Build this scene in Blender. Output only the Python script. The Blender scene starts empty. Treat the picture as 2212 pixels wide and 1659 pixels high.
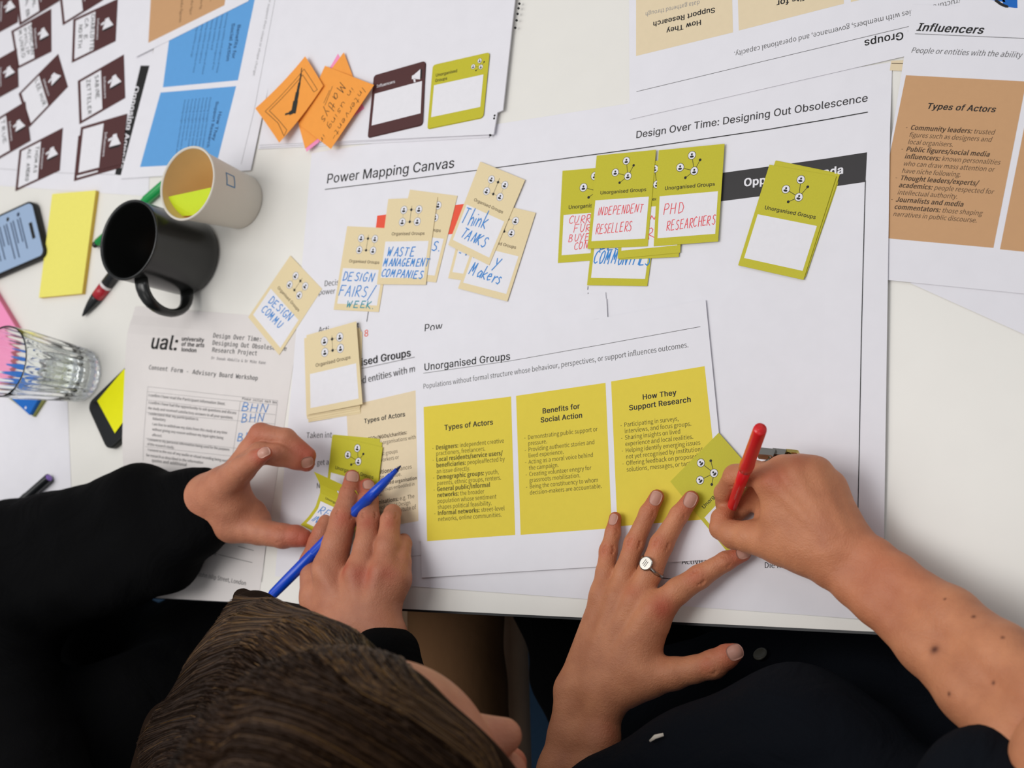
import bpy, bmesh, math, os, random
import numpy as np
from mathutils import Matrix, Vector
from mathutils.geometry import interpolate_bezier, delaunay_2d_cdt
random.seed(7); rng = np.random.default_rng(7)
SC = bpy.context.scene; COL = SC.collection

# ---------------------------------------------------------------- camera
# lengths below are millimetres on the table top unless noted; Z0 is the table height in metres
IW, IH, FPX = 2212.0, 1659.0, 2974.03
CAM = np.array([923.485, 26.908, 999.631])
ROT = np.array([[0.83568183, 0.05676483, -0.54627249], [-0.02238021, -0.99029855, -0.13714193], [-0.54875769, 0.12683272, -0.82630409]])
Z0 = 0.74
def W(p): return Vector((p[0] * .001, p[1] * .001, p[2] * .001 + Z0))
cam_data = bpy.data.cameras.new('camera'); cam = bpy.data.objects.new('camera', cam_data); COL.objects.link(cam)
m = Matrix(((ROT[0][0], -ROT[1][0], -ROT[2][0]), (ROT[0][1], -ROT[1][1], -ROT[2][1]), (ROT[0][2], -ROT[1][2], -ROT[2][2])))
cam.matrix_world = Matrix.Translation(W(CAM)) @ m.to_4x4()
cam_data.sensor_width = 36; cam_data.lens = FPX / IW * 36; cam_data.clip_start = .02
cam_data.dof.use_dof = True; cam_data.dof.focus_distance = 1.10; cam_data.dof.aperture_fstop = 7.5
SC.camera = cam
# ---------------------------------------------------------------- world, lights, exposure
SC.view_settings.view_transform = 'Standard'; SC.view_settings.look = 'None'
SC.view_settings.gamma = 1; SC.view_settings.use_curve_mapping = False; SC.view_settings.exposure = -0.84
try: SC.cycles.max_bounces = 24; SC.cycles.transmission_bounces = 24
except Exception: pass
wd = bpy.data.worlds.new('room_light'); SC.world = wd; wd.use_nodes = True
wd.node_tree.nodes['Background'].inputs[0].default_value = (.92, .95, 1, 1)
wd.node_tree.nodes['Background'].inputs[1].default_value = .6
def area(name, loc, aim, sx, sy, power, colr):
    l = bpy.data.lights.new(name, 'AREA'); l.shape = 'RECTANGLE'; l.size = sx; l.size_y = sy; l.energy = power; l.color = colr
    o = bpy.data.objects.new(name, l); COL.objects.link(o); o.location = loc
    o.rotation_euler = (Vector(aim) - Vector(loc)).to_track_quat('-Z', 'Y').to_euler(); return o
area('ceiling_and_fill_light', (-1.3, .35, 2.7), (.3, .2, .74), 1.2, 1.2, 18, (1, .98, .95))
area('ceiling_and_fill_light', (-.12, .16, 2.65), (.2, .1, .74), 1.0, 1.0, 30, (1, .98, .96))  # added overhead lamp, unseen, boosted to brighten the table by the bent head
area('ceiling_and_fill_light', (1.2, 1.5, 2.7), (.3, .2, .74), .9, .9, 9, (.97, .98, 1))
area('ceiling_and_fill_light', (-.5, 1.9, 2.65), (.2, .1, .74), .9, .9, 6, (1, .99, .97))  # unseen lamp added at the far side to even out the table's brightness
area('ceiling_and_fill_light', (-.5, -1.5, 2.7), (.4, .1, .74), 1.0, 1.0, 7, (1, .98, .95))
area('ceiling_and_fill_light', (1.5, -.9, 2.7), (.5, .1, .74), 1.0, 1.0, 5, (1, .98, .96))

# ---------------------------------------------------------------- helpers
def P(u, v, h=0.):
    w = ROT.T @ np.array([(u - IW / 2) / FPX, (v - IH / 2) / FPX, 1.]); return CAM + (h - CAM[2]) / w[2] * w
def pxmm(X): return FPX / (ROT @ (np.asarray(X, float) - CAM))[2]
def lin(hexs):
    h = hexs.lstrip('#'); o = []
    for i in (0, 2, 4):
        c = int(h[i:i + 2], 16) / 255; o.append(c / 12.92 if c <= .04045 else ((c + .055) / 1.055) ** 2.4)
    return np.array(o)
MATS = {}
def mat(name, colr, rough=.6, spec=.3, noise=0., nscale=200, bump=0., bscale=300, metal=0., **kw):
    if name in MATS: return MATS[name]
    m = bpy.data.materials.new(name); m.use_nodes = True; nt = m.node_tree; b = nt.nodes['Principled BSDF']
    c = lin(colr) if isinstance(colr, str) else np.array(colr, float)
    b.inputs['Base Color'].default_value = (*c, 1); b.inputs['Roughness'].default_value = rough
    b.inputs['Specular IOR Level'].default_value = spec; b.inputs['Metallic'].default_value = metal
    for k, v in kw.items(): b.inputs[k.replace('_', ' ')].default_value = v
    if noise or bump:
        tc = nt.nodes.new('ShaderNodeTexCoord'); n = nt.nodes.new('ShaderNodeTexNoise'); n.inputs['Scale'].default_value = nscale; n.inputs['Detail'].default_value = 3
        nt.links.new(tc.outputs['Object'], n.inputs['Vector'])
        if noise:
            mx = nt.nodes.new('ShaderNodeMix'); mx.data_type = 'RGBA'
            mx.inputs['A'].default_value = (*(c * (1 - noise)), 1); mx.inputs['B'].default_value = (*np.minimum(c * (1 + noise), 1), 1)
            nt.links.new(n.outputs['Fac'], mx.inputs['Factor']); nt.links.new(mx.outputs['Result'], b.inputs['Base Color'])
        if bump:
            n2 = nt.nodes.new('ShaderNodeTexNoise'); n2.inputs['Scale'].default_value = bscale; nt.links.new(tc.outputs['Object'], n2.inputs['Vector'])
            bp = nt.nodes.new('ShaderNodeBump'); bp.inputs['Strength'].default_value = bump; bp.inputs['Distance'].default_value = .001
            nt.links.new(n2.outputs['Fac'], bp.inputs['Height']); nt.links.new(bp.outputs['Normal'], b.inputs['Normal'])
    MATS[name] = m; return m
K = 1.06
def pm(name, hexs, **kw): return mat(name, np.minimum(lin(hexs) * K, .9), rough=kw.pop('rough', .55), spec=kw.pop('spec', .25), noise=kw.pop('noise', .03), **kw)
paper = pm('white_paper', '#dedce1', nscale=60); form_paper = pm('form_paper', '#d8d2cf', nscale=60); box_white = pm('card_white', '#dfdde1')
lime = pm('lime_card', '#bcb42c', noise=.06, nscale=900); beige = pm('beige_card', '#ddcba2', noise=.04, nscale=900); maroon = pm('maroon_card', '#4e2c2c', noise=.1, nscale=900)
yellow_box = pm('yellow_print', '#d9c43c'); tan_box = pm('tan_print', '#c2966c'); beige_box = pm('beige_print', '#dccaa9'); blue_box = pm('blue_print', '#5c9ad2')
ink = pm('black_ink', '#1d1c1c'); grey_ink = pm('grey_ink', '#5d5c5c'); band = pm('black_print', '#363435'); red_band = pm('red_print', '#e2543c')
olive_ink = pm('olive_ink', '#4b4416'); brown_ink = pm('brown_ink', '#473423'); blue_ink = pm('printed_blue_ink', '#27476f'); midgrey = pm('pale_grey_ink', '#8b898a')
pen_blue = pm('blue_felt_ink', '#2f82cb'); pen_red = pm('red_felt_ink', '#e2444c'); pen_teal = pm('teal_felt_ink', '#2c8fa0'); pen_black = pm('black_felt_ink', '#2a2c28')
orange = pm('orange_note', '#fb9a42', noise=.04); pink = pm('pink_note', '#f58fb9'); yellow_note = pm('yellow_note', '#e6dd6c'); neon = pm('neon_note', '#e2e000'); lime_note = pm('lime_note', '#c0d42a'); blue_note = pm('blue_note', '#1263b8'); olive_note = pm('olive_note', '#8a8a4a')
rose_side = pm('rose_edge', '#d9748e'); ochre_side = pm('ochre_edge', '#d6b34a')

def mesh_obj(name, V, F, mats, mi=None, parent=None, smooth=False):
    me = bpy.data.meshes.new(name)
    V = np.asarray(V, float) * .001
    V = V.copy(); V[:, 2] += Z0
    if isinstance(F, np.ndarray) and F.ndim == 2:
        n = len(F); k = F.shape[1]
        me.vertices.add(len(V)); me.vertices.foreach_set('co', V.astype(np.float32).ravel())
        me.loops.add(n * k); me.loops.foreach_set('vertex_index', F.astype(np.int32).ravel())
        me.polygons.add(n); me.polygons.foreach_set('loop_start', np.arange(0, n * k, k, dtype=np.int32)); me.update(calc_edges=True)
    else: me.from_pydata(V.tolist(), [], [list(f) for f in F]); me.update()
    for mm in (mats if isinstance(mats, (list, tuple)) else [mats]): me.materials.append(mm)
    if mi is not None: me.polygons.foreach_set('material_index', np.asarray(mi, np.int32))
    if smooth: me.polygons.foreach_set('use_smooth', np.ones(len(me.polygons), bool))
    o = bpy.data.objects.new(name, me); COL.objects.link(o)
    if parent is not None: o.parent = parent; o.matrix_parent_inverse = parent.matrix_world.inverted()
    return o
def tag(o, label, cat, group=None, kind=None):
    if label: o['label'] = label
    if cat: o['category'] = cat
    if group: o['group'] = group
    if kind: o['kind'] = kind
    return o
def empty(name, X, label, cat, group=None):
    o = bpy.data.objects.new(name, None); COL.objects.link(o); o.empty_display_size = .02
    o.matrix_world = Matrix.Translation(W(X)); return tag(o, label, cat, group)
class MB:
    def __init__(s): s.V = []; s.F = []; s.M = []
    def add(s, V, F, mi=0):
        b = len(s.V); s.V += [tuple(map(float, v)) for v in V]; s.F += [[i + b for i in f] for f in F]; s.M += [mi] * len(F); return s
    def obj(s, name, mats, parent=None, smooth=False): return mesh_obj(name, s.V, s.F, mats, s.M, parent, smooth)
def frame(d):
    d = np.asarray(d, float); d = d / np.linalg.norm(d); a = np.array([0, 0, 1.]) if abs(d[2]) < .9 else np.array([1., 0, 0])
    x = np.cross(a, d); x /= np.linalg.norm(x); return x, np.cross(d, x), d
def lathe(prof, n=48, origin=(0, 0, 0), axis=(0, 0, 1), rad=None, xdir=None):
    """prof: (radius, height) pairs; returns V,F"""
    x, y, d = frame(axis); o = np.asarray(origin, float); V = []; F = []
    for i, (r, h) in enumerate(prof):
        for j in range(n):
            a = 2 * math.pi * j / n; rr = r * (rad(a, i) if rad else 1); V.append(o + d * h + x * rr * math.cos(a) + y * rr * math.sin(a))
    for i in range(len(prof) - 1):
        for j in range(n): F.append([i * n + j, i * n + (j + 1) % n, (i + 1) * n + (j + 1) % n, (i + 1) * n + j])
    return V, F
def tube(pts, rads, n=14, flat=1., cap=True):
    pts = [np.asarray(p, float) for p in pts]; V = []; F = []; x = None
    for i, p in enumerate(pts):
        t = pts[min(i + 1, len(pts) - 1)] - pts[max(i - 1, 0)]; t /= np.linalg.norm(t)
        if x is None: x, y, _ = frame(t)
        else: x = x - t * (x @ t); x /= np.linalg.norm(x); y = np.cross(t, x)
        r = rads[i] if hasattr(rads, '__len__') else rads
        for j in range(n):
            a = 2 * math.pi * j / n; V.append(p + x * r * math.cos(a) + y * r * flat * math.sin(a))
    for i in range(len(pts) - 1):
        for j in range(n): F.append([i * n + j, i * n + (j + 1) % n, (i + 1) * n + (j + 1) % n, (i + 1) * n + j])
    if cap: F.append(list(range(n))[::-1]); F.append([(len(pts) - 1) * n + j for j in range(n)])
    return V, F

# ---------------------------------------------------------------- lettering
FD = os.path.join(bpy.utils.resource_path('LOCAL'), 'datafiles', 'fonts'); FONTS = {}
for key, fn in (('I', 'Inter.woff2'), ('N', 'Noto Sans CJK Regular.woff2'), ('M', 'DejaVuSansMono.woff2')):
    try: FONTS[key] = bpy.data.fonts.load(os.path.join(FD, fn))
    except Exception: FONTS[key] = None
GL = {}
def _txt(body, font, off, res):
    c = bpy.data.curves.new('g', 'FONT'); c.body = body; c.size = 1; c.resolution_u = res; c.offset = off
    if FONTS[font]: c.font = FONTS[font]
    o = bpy.data.objects.new('g', c); COL.objects.link(o); dg = bpy.context.evaluated_depsgraph_get(); e = o.evaluated_get(dg); me = e.to_mesh()
    V = np.array([v.co[:2] for v in me.vertices]).reshape(-1, 2)
    e.to_mesh_clear(); bpy.data.objects.remove(o); bpy.data.curves.remove(c); return V, []
def _outline(ch, font, res=3):
    """fill a letter contour by contour: every outer contour with the holes inside it"""
    c = bpy.data.curves.new('g', 'FONT'); c.body = ch; c.size = 1
    if FONTS[font]: c.font = FONTS[font]
    o = bpy.data.objects.new('g', c); COL.objects.link(o); dg = bpy.context.evaluated_depsgraph_get(); cu = o.to_curve(dg); L = []
    for sp in cu.splines:
        B = sp.bezier_points; n = len(B); pts = []
        for i in range(n):
            a, b = B[i], B[(i + 1) % n]; st = (a.handle_right - a.co).length < 1e-6 and (b.handle_left - b.co).length < 1e-6
            ab = b.co - a.co; dev = max(abs(ab.x * (h.y - a.co.y) - ab.y * (h.x - a.co.x)) for h in (a.handle_right, b.handle_left)) / (ab.length + 1e-9)
            q = interpolate_bezier(a.co, a.handle_right, b.handle_left, b.co, 2 if st or dev < .002 else res + 2); pts += [(p.x, p.y) for p in q[:-1]]
        if len(pts) > 2: L.append(np.array(pts))
    o.to_curve_clear(); bpy.data.objects.remove(o); bpy.data.curves.remove(c)
    if not L: return np.zeros((0, 2)), []
    fl = []; ed = []
    for p in L: n0 = len(fl); fl += [Vector(q) for q in p]; ed += [(n0 + i, n0 + (i + 1) % len(p)) for i in range(len(p))]
    v2, _, f2 = delaunay_2d_cdt(fl, ed, [], 0, 1e-6)[:3]; V = np.array([tuple(v) for v in v2]); F = []
    def winding(x, y):
        w = 0
        for p in L:
            for i in range(len(p)):
                (x1, y1), (x2, y2) = p[i - 1], p[i]
                if (y1 > y) != (y2 > y) and x < (x2 - x1) * (y - y1) / (y2 - y1) + x1: w += 1 if y2 > y1 else -1
        return w
    for f in f2:
        if winding(*V[list(f)].mean(0)):
            e1, e2 = V[f[1]] - V[f[0]], V[f[2]] - V[f[0]]; F.append(list(f) if e1[0] * e2[1] - e1[1] * e2[0] > 0 else list(f)[::-1])
    return V, F
HH = {}
def glyph(ch, font, bold):
    bold = bold * (.5 if font == 'N' else 1); k = (ch, font, bold)
    if k not in GL:
        off = 0
        if font not in HH: HH[font] = _txt('HH', font, 0, 1)[0][:, 0].max()
        adv = _txt('H' + ch + 'H', font, 0, 1)[0][:, 0].max() - HH[font]
        V, F = np.zeros((0, 2)), []
        if ch != ' ': V, F = _outline(ch, font)
        V = np.concatenate([np.asarray(V).reshape(-1, 2), np.zeros((len(V), 1))], 1)
        if bold and len(V):
            n = len(V); d = bold * .011; sh = [(-d, -d * .4), (d, d * .4)] + ([(-d, d * .4), (d, -d * .4), (0, 0)] if bold > .7 else []); V = np.concatenate([V + np.array([*q, .12 * c]) for c, q in enumerate(sh)]); F = [[i + n * c for i in f] for c in range(len(sh)) for f in F]
        GL[k] = (V, F, adv + bold * .014)
    return GL[k]
def runs(text, bold=0):
    out = []; b = bold; x = 0.
    for ch in text:
        if ch == '*': b = 2.2 if b == bold else bold; continue
        out.append((ch, b))
    return out
def twidth(text, font, bold=0): return sum(glyph(c, font, b)[2] for c, b in runs(text, bold))

class Sheet:
    """a rectangular piece of paper or card lying at height h, given by its four corners TL TR BR BL"""
    def __init__(s, corners, h=.4, th=.2, dz=None, n=6, raw=None):
        s.h = h; s.th = th; s.dz = dz; s.n = n if dz else 1
        s.Q = np.array([P(u, v, h + (dz(*c) if dz else 0))[:2] for (u, v), c in zip(corners, ((0, 0), (1, 0), (1, 1), (0, 1)))]) if raw is None else np.array(raw, float)
        if dz: s.Z = np.array([[dz(i / s.n, j / s.n) for i in range(s.n + 1)] for j in range(s.n + 1)])
        s.mb = MB(); s.mats = []; s.lift = .05
    def xy(s, u, v): a, b, c, d = s.Q; return a * (1 - u) * (1 - v) + b * u * (1 - v) + c * u * v + d * (1 - u) * v
    def zz(s, u, v):
        """height of the bent sheet, read off its own triangles"""
        n = s.n; x = min(max(u, 0), 1) * n; y = min(max(v, 0), 1) * n; i = int(min(x, n - 1)); j = int(min(y, n - 1)); a, b = x - i, y - j; Z = s.Z
        if b >= a: return Z[j, i] + b * (Z[j + 1, i] - Z[j, i]) + a * (Z[j + 1, i + 1] - Z[j + 1, i])
        return Z[j, i] + a * (Z[j, i + 1] - Z[j, i]) + b * (Z[j + 1, i + 1] - Z[j, i + 1])
    def inv(s, p):
        x = np.array([.5, .5])
        for _ in range(8):
            a, b, c, d = s.Q; u, v = x; r = s.xy(u, v) - p
            J = np.stack([(b - a) * (1 - v) + (c - d) * v, (d - a) * (1 - u) + (c - b) * u], 1); x = x - np.linalg.solve(J, r)
        return x
    def pt(s, p, k=1):
        z = s.h + s.lift * k
        if s.dz: z += s.zz(*s.inv(np.asarray(p)))
        return (p[0], p[1], z)
    def uvpt(s, u, v, k=0):
        p = s.xy(u, v); return (p[0], p[1], s.h + s.lift * k + (s.zz(u, v) if s.dz else 0))
    def mi(s, m):
        if m not in s.mats: s.mats.append(m)
        return s.mats.index(m)
    def px(s, uv):
        p = P(uv[0], uv[1], s.h)[:2]
        if s.dz:
            for _ in range(3): p = P(uv[0], uv[1], s.h + s.zz(*s.inv(p)))[:2]
        return p
    def body(s, m, side=None, rc=0):
        n = s.n; N = n + 1; mi = s.mi(m); ms = s.mi(side or m)
        if rc:
            ring = []
            for (cx, cy, a0) in ((rc, rc * .9, 180), (1 - rc, rc * .9, 270), (1 - rc, 1 - rc * .9, 0), (rc, 1 - rc * .9, 90)):
                for q in range(5): a = math.radians(a0 + q * 22.5); ring.append((cx + rc * math.cos(a), cy + rc * .9 * math.sin(a)))
            k = len(ring); V = [s.uvpt(u, v) for u, v in ring]; V += [(x, y, z - s.th) for x, y, z in V]
            s.mb.add(V, [list(range(k))[::-1]], mi); s.mb.add(V, [[i, (i + 1) % k, k + (i + 1) % k, k + i] for i in range(k)], ms); return s
        V = [s.uvpt(i / n, j / n) for j in range(N) for i in range(N)]; F = [f for j in range(n) for i in range(n) for f in ([j * N + i, (j + 1) * N + i, (j + 1) * N + i + 1], [j * N + i, (j + 1) * N + i + 1, j * N + i + 1])]
        s.mb.add(V, F, mi); s.mb.add([(x, y, z - s.th) for x, y, z in V], [f[::-1] for f in F], ms)
        rim = [i for i in range(N)] + [j * N + n for j in range(1, N)] + [n * N + i for i in range(n - 1, -1, -1)] + [j * N for j in range(n - 1, 0, -1)]
        R = [V[i] for i in rim]; k = len(R); s.mb.add(R + [(x, y, z - s.th) for x, y, z in R], [[i, (i + 1) % k, k + (i + 1) % k, k + i] for i in range(k)], ms); return s
    def quad(s, pts, m, k=1, uv=False, n=None):
        """a printed four-sided patch; pts in local uv or as photo points"""
        Q = np.array([s.xy(*p) if uv else s.px(p) for p in pts]); n = n or (int(max(np.linalg.norm(Q[1] - Q[0]), np.linalg.norm(Q[3] - Q[0])) / 5) + 1 if s.dz else 1); N = n + 1; V = []
        for j in range(N):
            for i in range(N):
                a, b = i / n, j / n; V.append(s.pt(Q[0] * (1 - a) * (1 - b) + Q[1] * a * (1 - b) + Q[2] * a * b + Q[3] * (1 - a) * b, k))
        s.mb.add(V, [[j * N + i, (j + 1) * N + i, (j + 1) * N + i + 1, j * N + i + 1] for j in range(n) for i in range(n)], s.mi(m)); return s
    def line(s, pts, w, m, k=2, uv=False, xy=False):
        Q = [np.asarray(p) if xy else (s.xy(*p) if uv else s.px(p)) for p in pts]; mi = s.mi(m); k0 = k
        for a, b in zip(Q[:-1], Q[1:]):
            d = b - a; L = np.linalg.norm(d)
            if L < 1e-6: continue
            s.lc = (getattr(s, 'lc', 0) + 1) % 12; k = k0 + .14 * s.lc; d /= L; nrm = np.array([-d[1], d[0]]) * w / 2; q = max(1, int(L / 6)) if s.dz else 1
            for i in range(q):
                p0 = a + d * L * i / q; p1 = a + d * L * (i + 1) / q
                s.mb.add([s.pt(p0 - nrm, k), s.pt(p1 - nrm, k), s.pt(p1 + nrm, k), s.pt(p0 + nrm, k)], [[0, 1, 2, 3]], mi)
            if len(Q) > 2 and w > .3:
                s.mb.add([s.pt(b + w / 2 * np.array([math.cos(t), math.sin(t)]), k + .07) for t in np.linspace(0, 2 * math.pi, 7)[:-1]], [list(range(6))], mi)
        return s
    def disc(s, u, v, r, m, k=2, n=20, sy=1., rot=0.):
        c = s.xy(u, v); ex = s.xy(1, v) - s.xy(0, v); ex /= np.linalg.norm(ex); ey = np.array([-ex[1], ex[0]])
        if rot: ex, ey = ex * math.cos(rot) + ey * math.sin(rot), ey * math.cos(rot) - ex * math.sin(rot)
        s.mb.add([s.pt(c + r * (ex * math.cos(t) + ey * sy * math.sin(t)), k) for t in np.linspace(0, 2 * math.pi, n + 1)[:-1]], [list(range(n))], s.mi(m)); return s
    def text(s, text, p0, p1, font='N', m=None, bold=0, it=0., ys=1., k=2, uv=False, sx=None, xy=False):
        A = np.asarray(p0) if xy else (s.xy(*p0) if uv else s.px(p0)); B = np.asarray(p1) if xy else (s.xy(*p1) if uv else s.px(p1))
        d = B - A; L = np.linalg.norm(d); ex = d / L; ey = np.array([-ex[1], ex[0]]); wn = twidth(text, font, bold); sx = sx or L / wn; sy = sx * ys; x = 0.; mi = s.mi(m or ink)
        for ch, b in runs(text, bold):
            V, F, adv = glyph(ch, font, b)
            if len(V): s.mb.add([s.pt(A + ex * ((vx + x + it * vy) * sx) + ey * (vy * sy), k + vz) for vx, vy, vz in V], F, mi)
            x += adv
        return sx
    def para(s, lines, a0, b0, a1, b1=None, last=None, font='N', m=None, it=0., ys=1., dash=0.):
        """lines of a paragraph: a0,b0 start and end of the first line, a1 start of the last line"""
        A0, B0, A1 = s.px(a0), s.px(b0), s.px(a1); n = len(lines) - 1
        sx0 = np.linalg.norm(B0 - A0) / twidth(lines[0].lstrip('-'), font); d0 = (B0 - A0) / np.linalg.norm(B0 - A0); d1, sx1 = d0, sx0
        if b1: D = s.px(b1) - A1; d1 = D / np.linalg.norm(D); sx1 = np.linalg.norm(D) / twidth(lines[-1].lstrip('-'), font)
        for i, t in enumerate(lines):
            f = i / max(n, 1); A = A0 * (1 - f) + A1 * f; d = d0 * (1 - f) + d1 * f; d /= np.linalg.norm(d); sx = sx0 * (1 - f) + sx1 * f; b = t.startswith('-'); t = t.lstrip('-')
            s.text(t, A, A + d * 10, font, m, 0, it, ys, sx=sx, xy=True)
            if b: s.text('-', A - d * dash, A - d * (dash - 10), font, m, 0, it, ys, sx=sx, xy=True)
        return s
    def hand(s, text, p0, p1, m, hgt, w=.75, uv=False, slant=.15, jit=.05, k=3, gap=.22):
        """hand lettering in single felt-pen strokes; hgt in mm"""
        A = s.xy(*p0) if uv else s.px(p0); B = s.xy(*p1) if uv else s.px(p1); ex = (B - A) / np.linalg.norm(B - A); ey = np.array([-ex[1], ex[0]])
        tot = sum(LW.get(c, .62) + gap for c in text) - gap; sx = np.linalg.norm(B - A) / tot; x = 0.
        for c in text:
            j = rng.normal(0, jit, 2); hs = hgt * (1 + rng.normal(0, jit))
            for st in STROKES.get(c, []): 
                s.line([A + ex * sx * (x + px + j[0]) + ex * hgt * slant * py + ey * hs * (py + j[1] * .5) for px, py in st], w, m, k, xy=True)
            x += LW.get(c, .62) + gap
        return s
    def obj(s, name, label, cat, group=None, parent=None):
        return tag(s.mb.obj(name, s.mats, parent), label, cat, group)
def _st(t): return [[tuple(map(float, q.split(','))) for q in p.split()] for p in t.split(';')]
LW = {'I': .2, 'i': .15, 'l': .15, '.': .15, "'": .1, 'W': .85, 'M': .8, ' ': .35, '/': .45, 'h': .5, 'n': .5, 'k': .5, 'a': .5, 'e': .5, 'r': .4, 's': .45, 'o': .5, 'y': .5, 't': .4, 'u': .5, '-': .4, 'g': .5, 'm': .7, 'v': .5, 'd': .5}
STROKES = {k: _st(v) for k, v in {
 'A': '0,0 .32,1 .62,0;.1,.38 .55,.42', 'B': '.05,0 .08,1 .4,.95 .48,.78 .38,.58 .08,.52 .42,.48 .58,.25 .42,.03 .05,0', 'C': '.58,.85 .4,1 .15,.85 .02,.5 .12,.12 .35,0 .6,.12', 'D': '.08,0 .05,1 .35,.95 .6,.55 .5,.15 .08,0',
 'E': '.55,1 .05,.97 .03,0 .58,.03;.04,.52 .45,.54', 'F': '.05,0 .06,1 .62,1;.06,.52 .48,.55', 'G': '.58,.85 .35,1 .08,.75 .03,.35 .2,.02 .5,.08 .58,.4 .35,.4', 'H': '.05,1 .03,0;.55,1 .57,0;.03,.5 .57,.52', 'I': '.1,1 .1,0', 'K': '.05,1 .04,0;.55,1 .06,.45 .6,0',
 'L': '.06,1 .03,.02 .5,0', 'M': '.02,0 .1,1 .32,.3 .52,1 .62,0', 'N': '.02,0 .08,1 .52,.02 .6,1', 'O': '.3,1 .06,.8 .02,.35 .2,0 .45,.08 .6,.5 .5,.9 .3,1', 'P': '.05,0 .06,.98 .4,1 .58,.78 .45,.52 .06,.46', 'R': '.05,0 .06,.98 .42,1 .55,.78 .42,.55 .06,.48 .6,0', 'S': '.55,.88 .35,1 .12,.9 .12,.66 .45,.46 .55,.22 .35,0 .05,.1',
 'T': '0,1 .62,.97;.32,.98 .28,0', 'U': '.03,1 .06,.25 .22,0 .45,.1 .56,.5 .58,1', 'W': '0,1 .14,0 .32,.7 .46,0 .64,1', 'Y': '.02,1 .28,.5;.6,1 .18,-.15', 'Z': '.05,1 .58,1 .05,0 .6,0', '/': '0,-.3 .6,1.15', '.': '.05,0 .12,.06', "'": '.1,1.1 .02,.9', '-': '.05,.45 .5,.5',
 'h': '.05,1.1 .06,0 .08,.35 .3,.55 .48,.4 .5,0', 'i': '.1,.55 .1,0;.12,.8 .14,.86', 'n': '.05,.55 .06,0 .1,.35 .32,.55 .48,.4 .5,0', 'k': '.06,1.1 .05,0;.5,.6 .07,.28 .52,0', 'a': '.5,.5 .25,.58 .04,.3 .15,.02 .4,.12 .5,.5 .52,0', 'e': '.06,.3 .48,.36 .38,.56 .15,.52 .04,.25 .2,0 .5,.1', 'r': '.06,.55 .06,0 .12,.35 .35,.55 .5,.5', 's': '.45,.5 .25,.58 .12,.45 .42,.2 .3,0 .04,.06', 'o': '.28,.55 .05,.35 .15,.02 .42,.1 .48,.4 .28,.55', 'y': '.05,.55 .25,.08;.52,.6 .1,-.5', 't': '.25,.95 .22,.05 .45,0;.02,.62 .5,.66', 'u': '.05,.55 .08,.1 .3,0 .46,.2 .5,.55 .52,0', 'l': '.1,1.1 .1,0', 'g': '.5,.5 .25,.58 .06,.3 .2,.05 .45,.2 .5,.5 .48,-.3 .2,-.5', 'm': '.03,.55 .05,0 .1,.35 .2,.55 .3,.35 .3,0 .35,.35 .48,.55 .6,.35 .62,0', 'v': '.05,.55 .25,0 .5,.55', 'd': '.5,.5 .25,.58 .04,.3 .18,.02 .45,.15 .52,1.1 .52,0'}.items()}
# ---------------------------------------------------------------- room and table
def slab(name, xy, z0, z1, m, parent=None):
    n = len(xy); V = [(x, y, z1) for x, y in xy] + [(x, y, z0) for x, y in xy]
    return mesh_obj(name, V, [list(range(n))] + [list(range(n, 2 * n))[::-1]] + [[i, i + n, (i + 1) % n + n, (i + 1) % n] for i in range(n)], m, None, parent)
FL = -Z0 * 1000
carpet = mat('blue_carpet', '#253f57', rough=.95, noise=.35, nscale=400, bump=.6, bscale=900)
tag(slab('floor', [(-2500, -2200), (3200, -2200), (3200, 2600), (-2500, 2600)], FL - 20, FL, carpet), None, None, kind='structure')
e0, e1 = P(351, 1290)[:2], P(1752, 1358)[:2]; ed = (e1 - e0) / np.linalg.norm(e1 - e0); en = np.array([-ed[1], ed[0]])
TL_ = [e0 - ed * 900, e0 + ed * 1900, e0 + ed * 1900 + en * 1150, e0 - ed * 900 + en * 1150]
laminate = mat('white_laminate', '#e6e3dc', rough=.32, spec=.4, noise=.02, nscale=40); edge_black = mat('black_edge', '#15181c', rough=.35)
table = empty('meeting_table', (*(e0 + ed * 500 + en * 575), FL), 'white laminate meeting table with a black edge band under all the papers', 'table')
slab('tabletop', TL_, -24, 0, laminate, table)
c_ = [e0 - ed * 902 - en * 2, e0 + ed * 1902 - en * 2, e0 + ed * 1902 + en * 1152, e0 - ed * 902 + en * 1152]
mb = MB()
for i in range(4):
    a, b = c_[i], c_[(i + 1) % 4]; a2, b2 = TL_[i], TL_[(i + 1) % 4]
    mb.add([(*a, -.6), (*b, -.6), (*b2, -.6), (*a2, -.6), (*a, -25), (*b, -25), (*b2, -25), (*a2, -25)], [[3, 2, 1, 0], [0, 1, 5, 4], [4, 5, 6, 7]])
mb.obj('edge_band', [edge_black], table)
for i in range(4):
    q = TL_[i] * .93 + (TL_[0] + TL_[2]) / 2 * .07; V, F = tube([(*q, FL), (*q, -24)], 25); mesh_obj('table_leg', V, F, edge_black, None, table, True)

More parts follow.
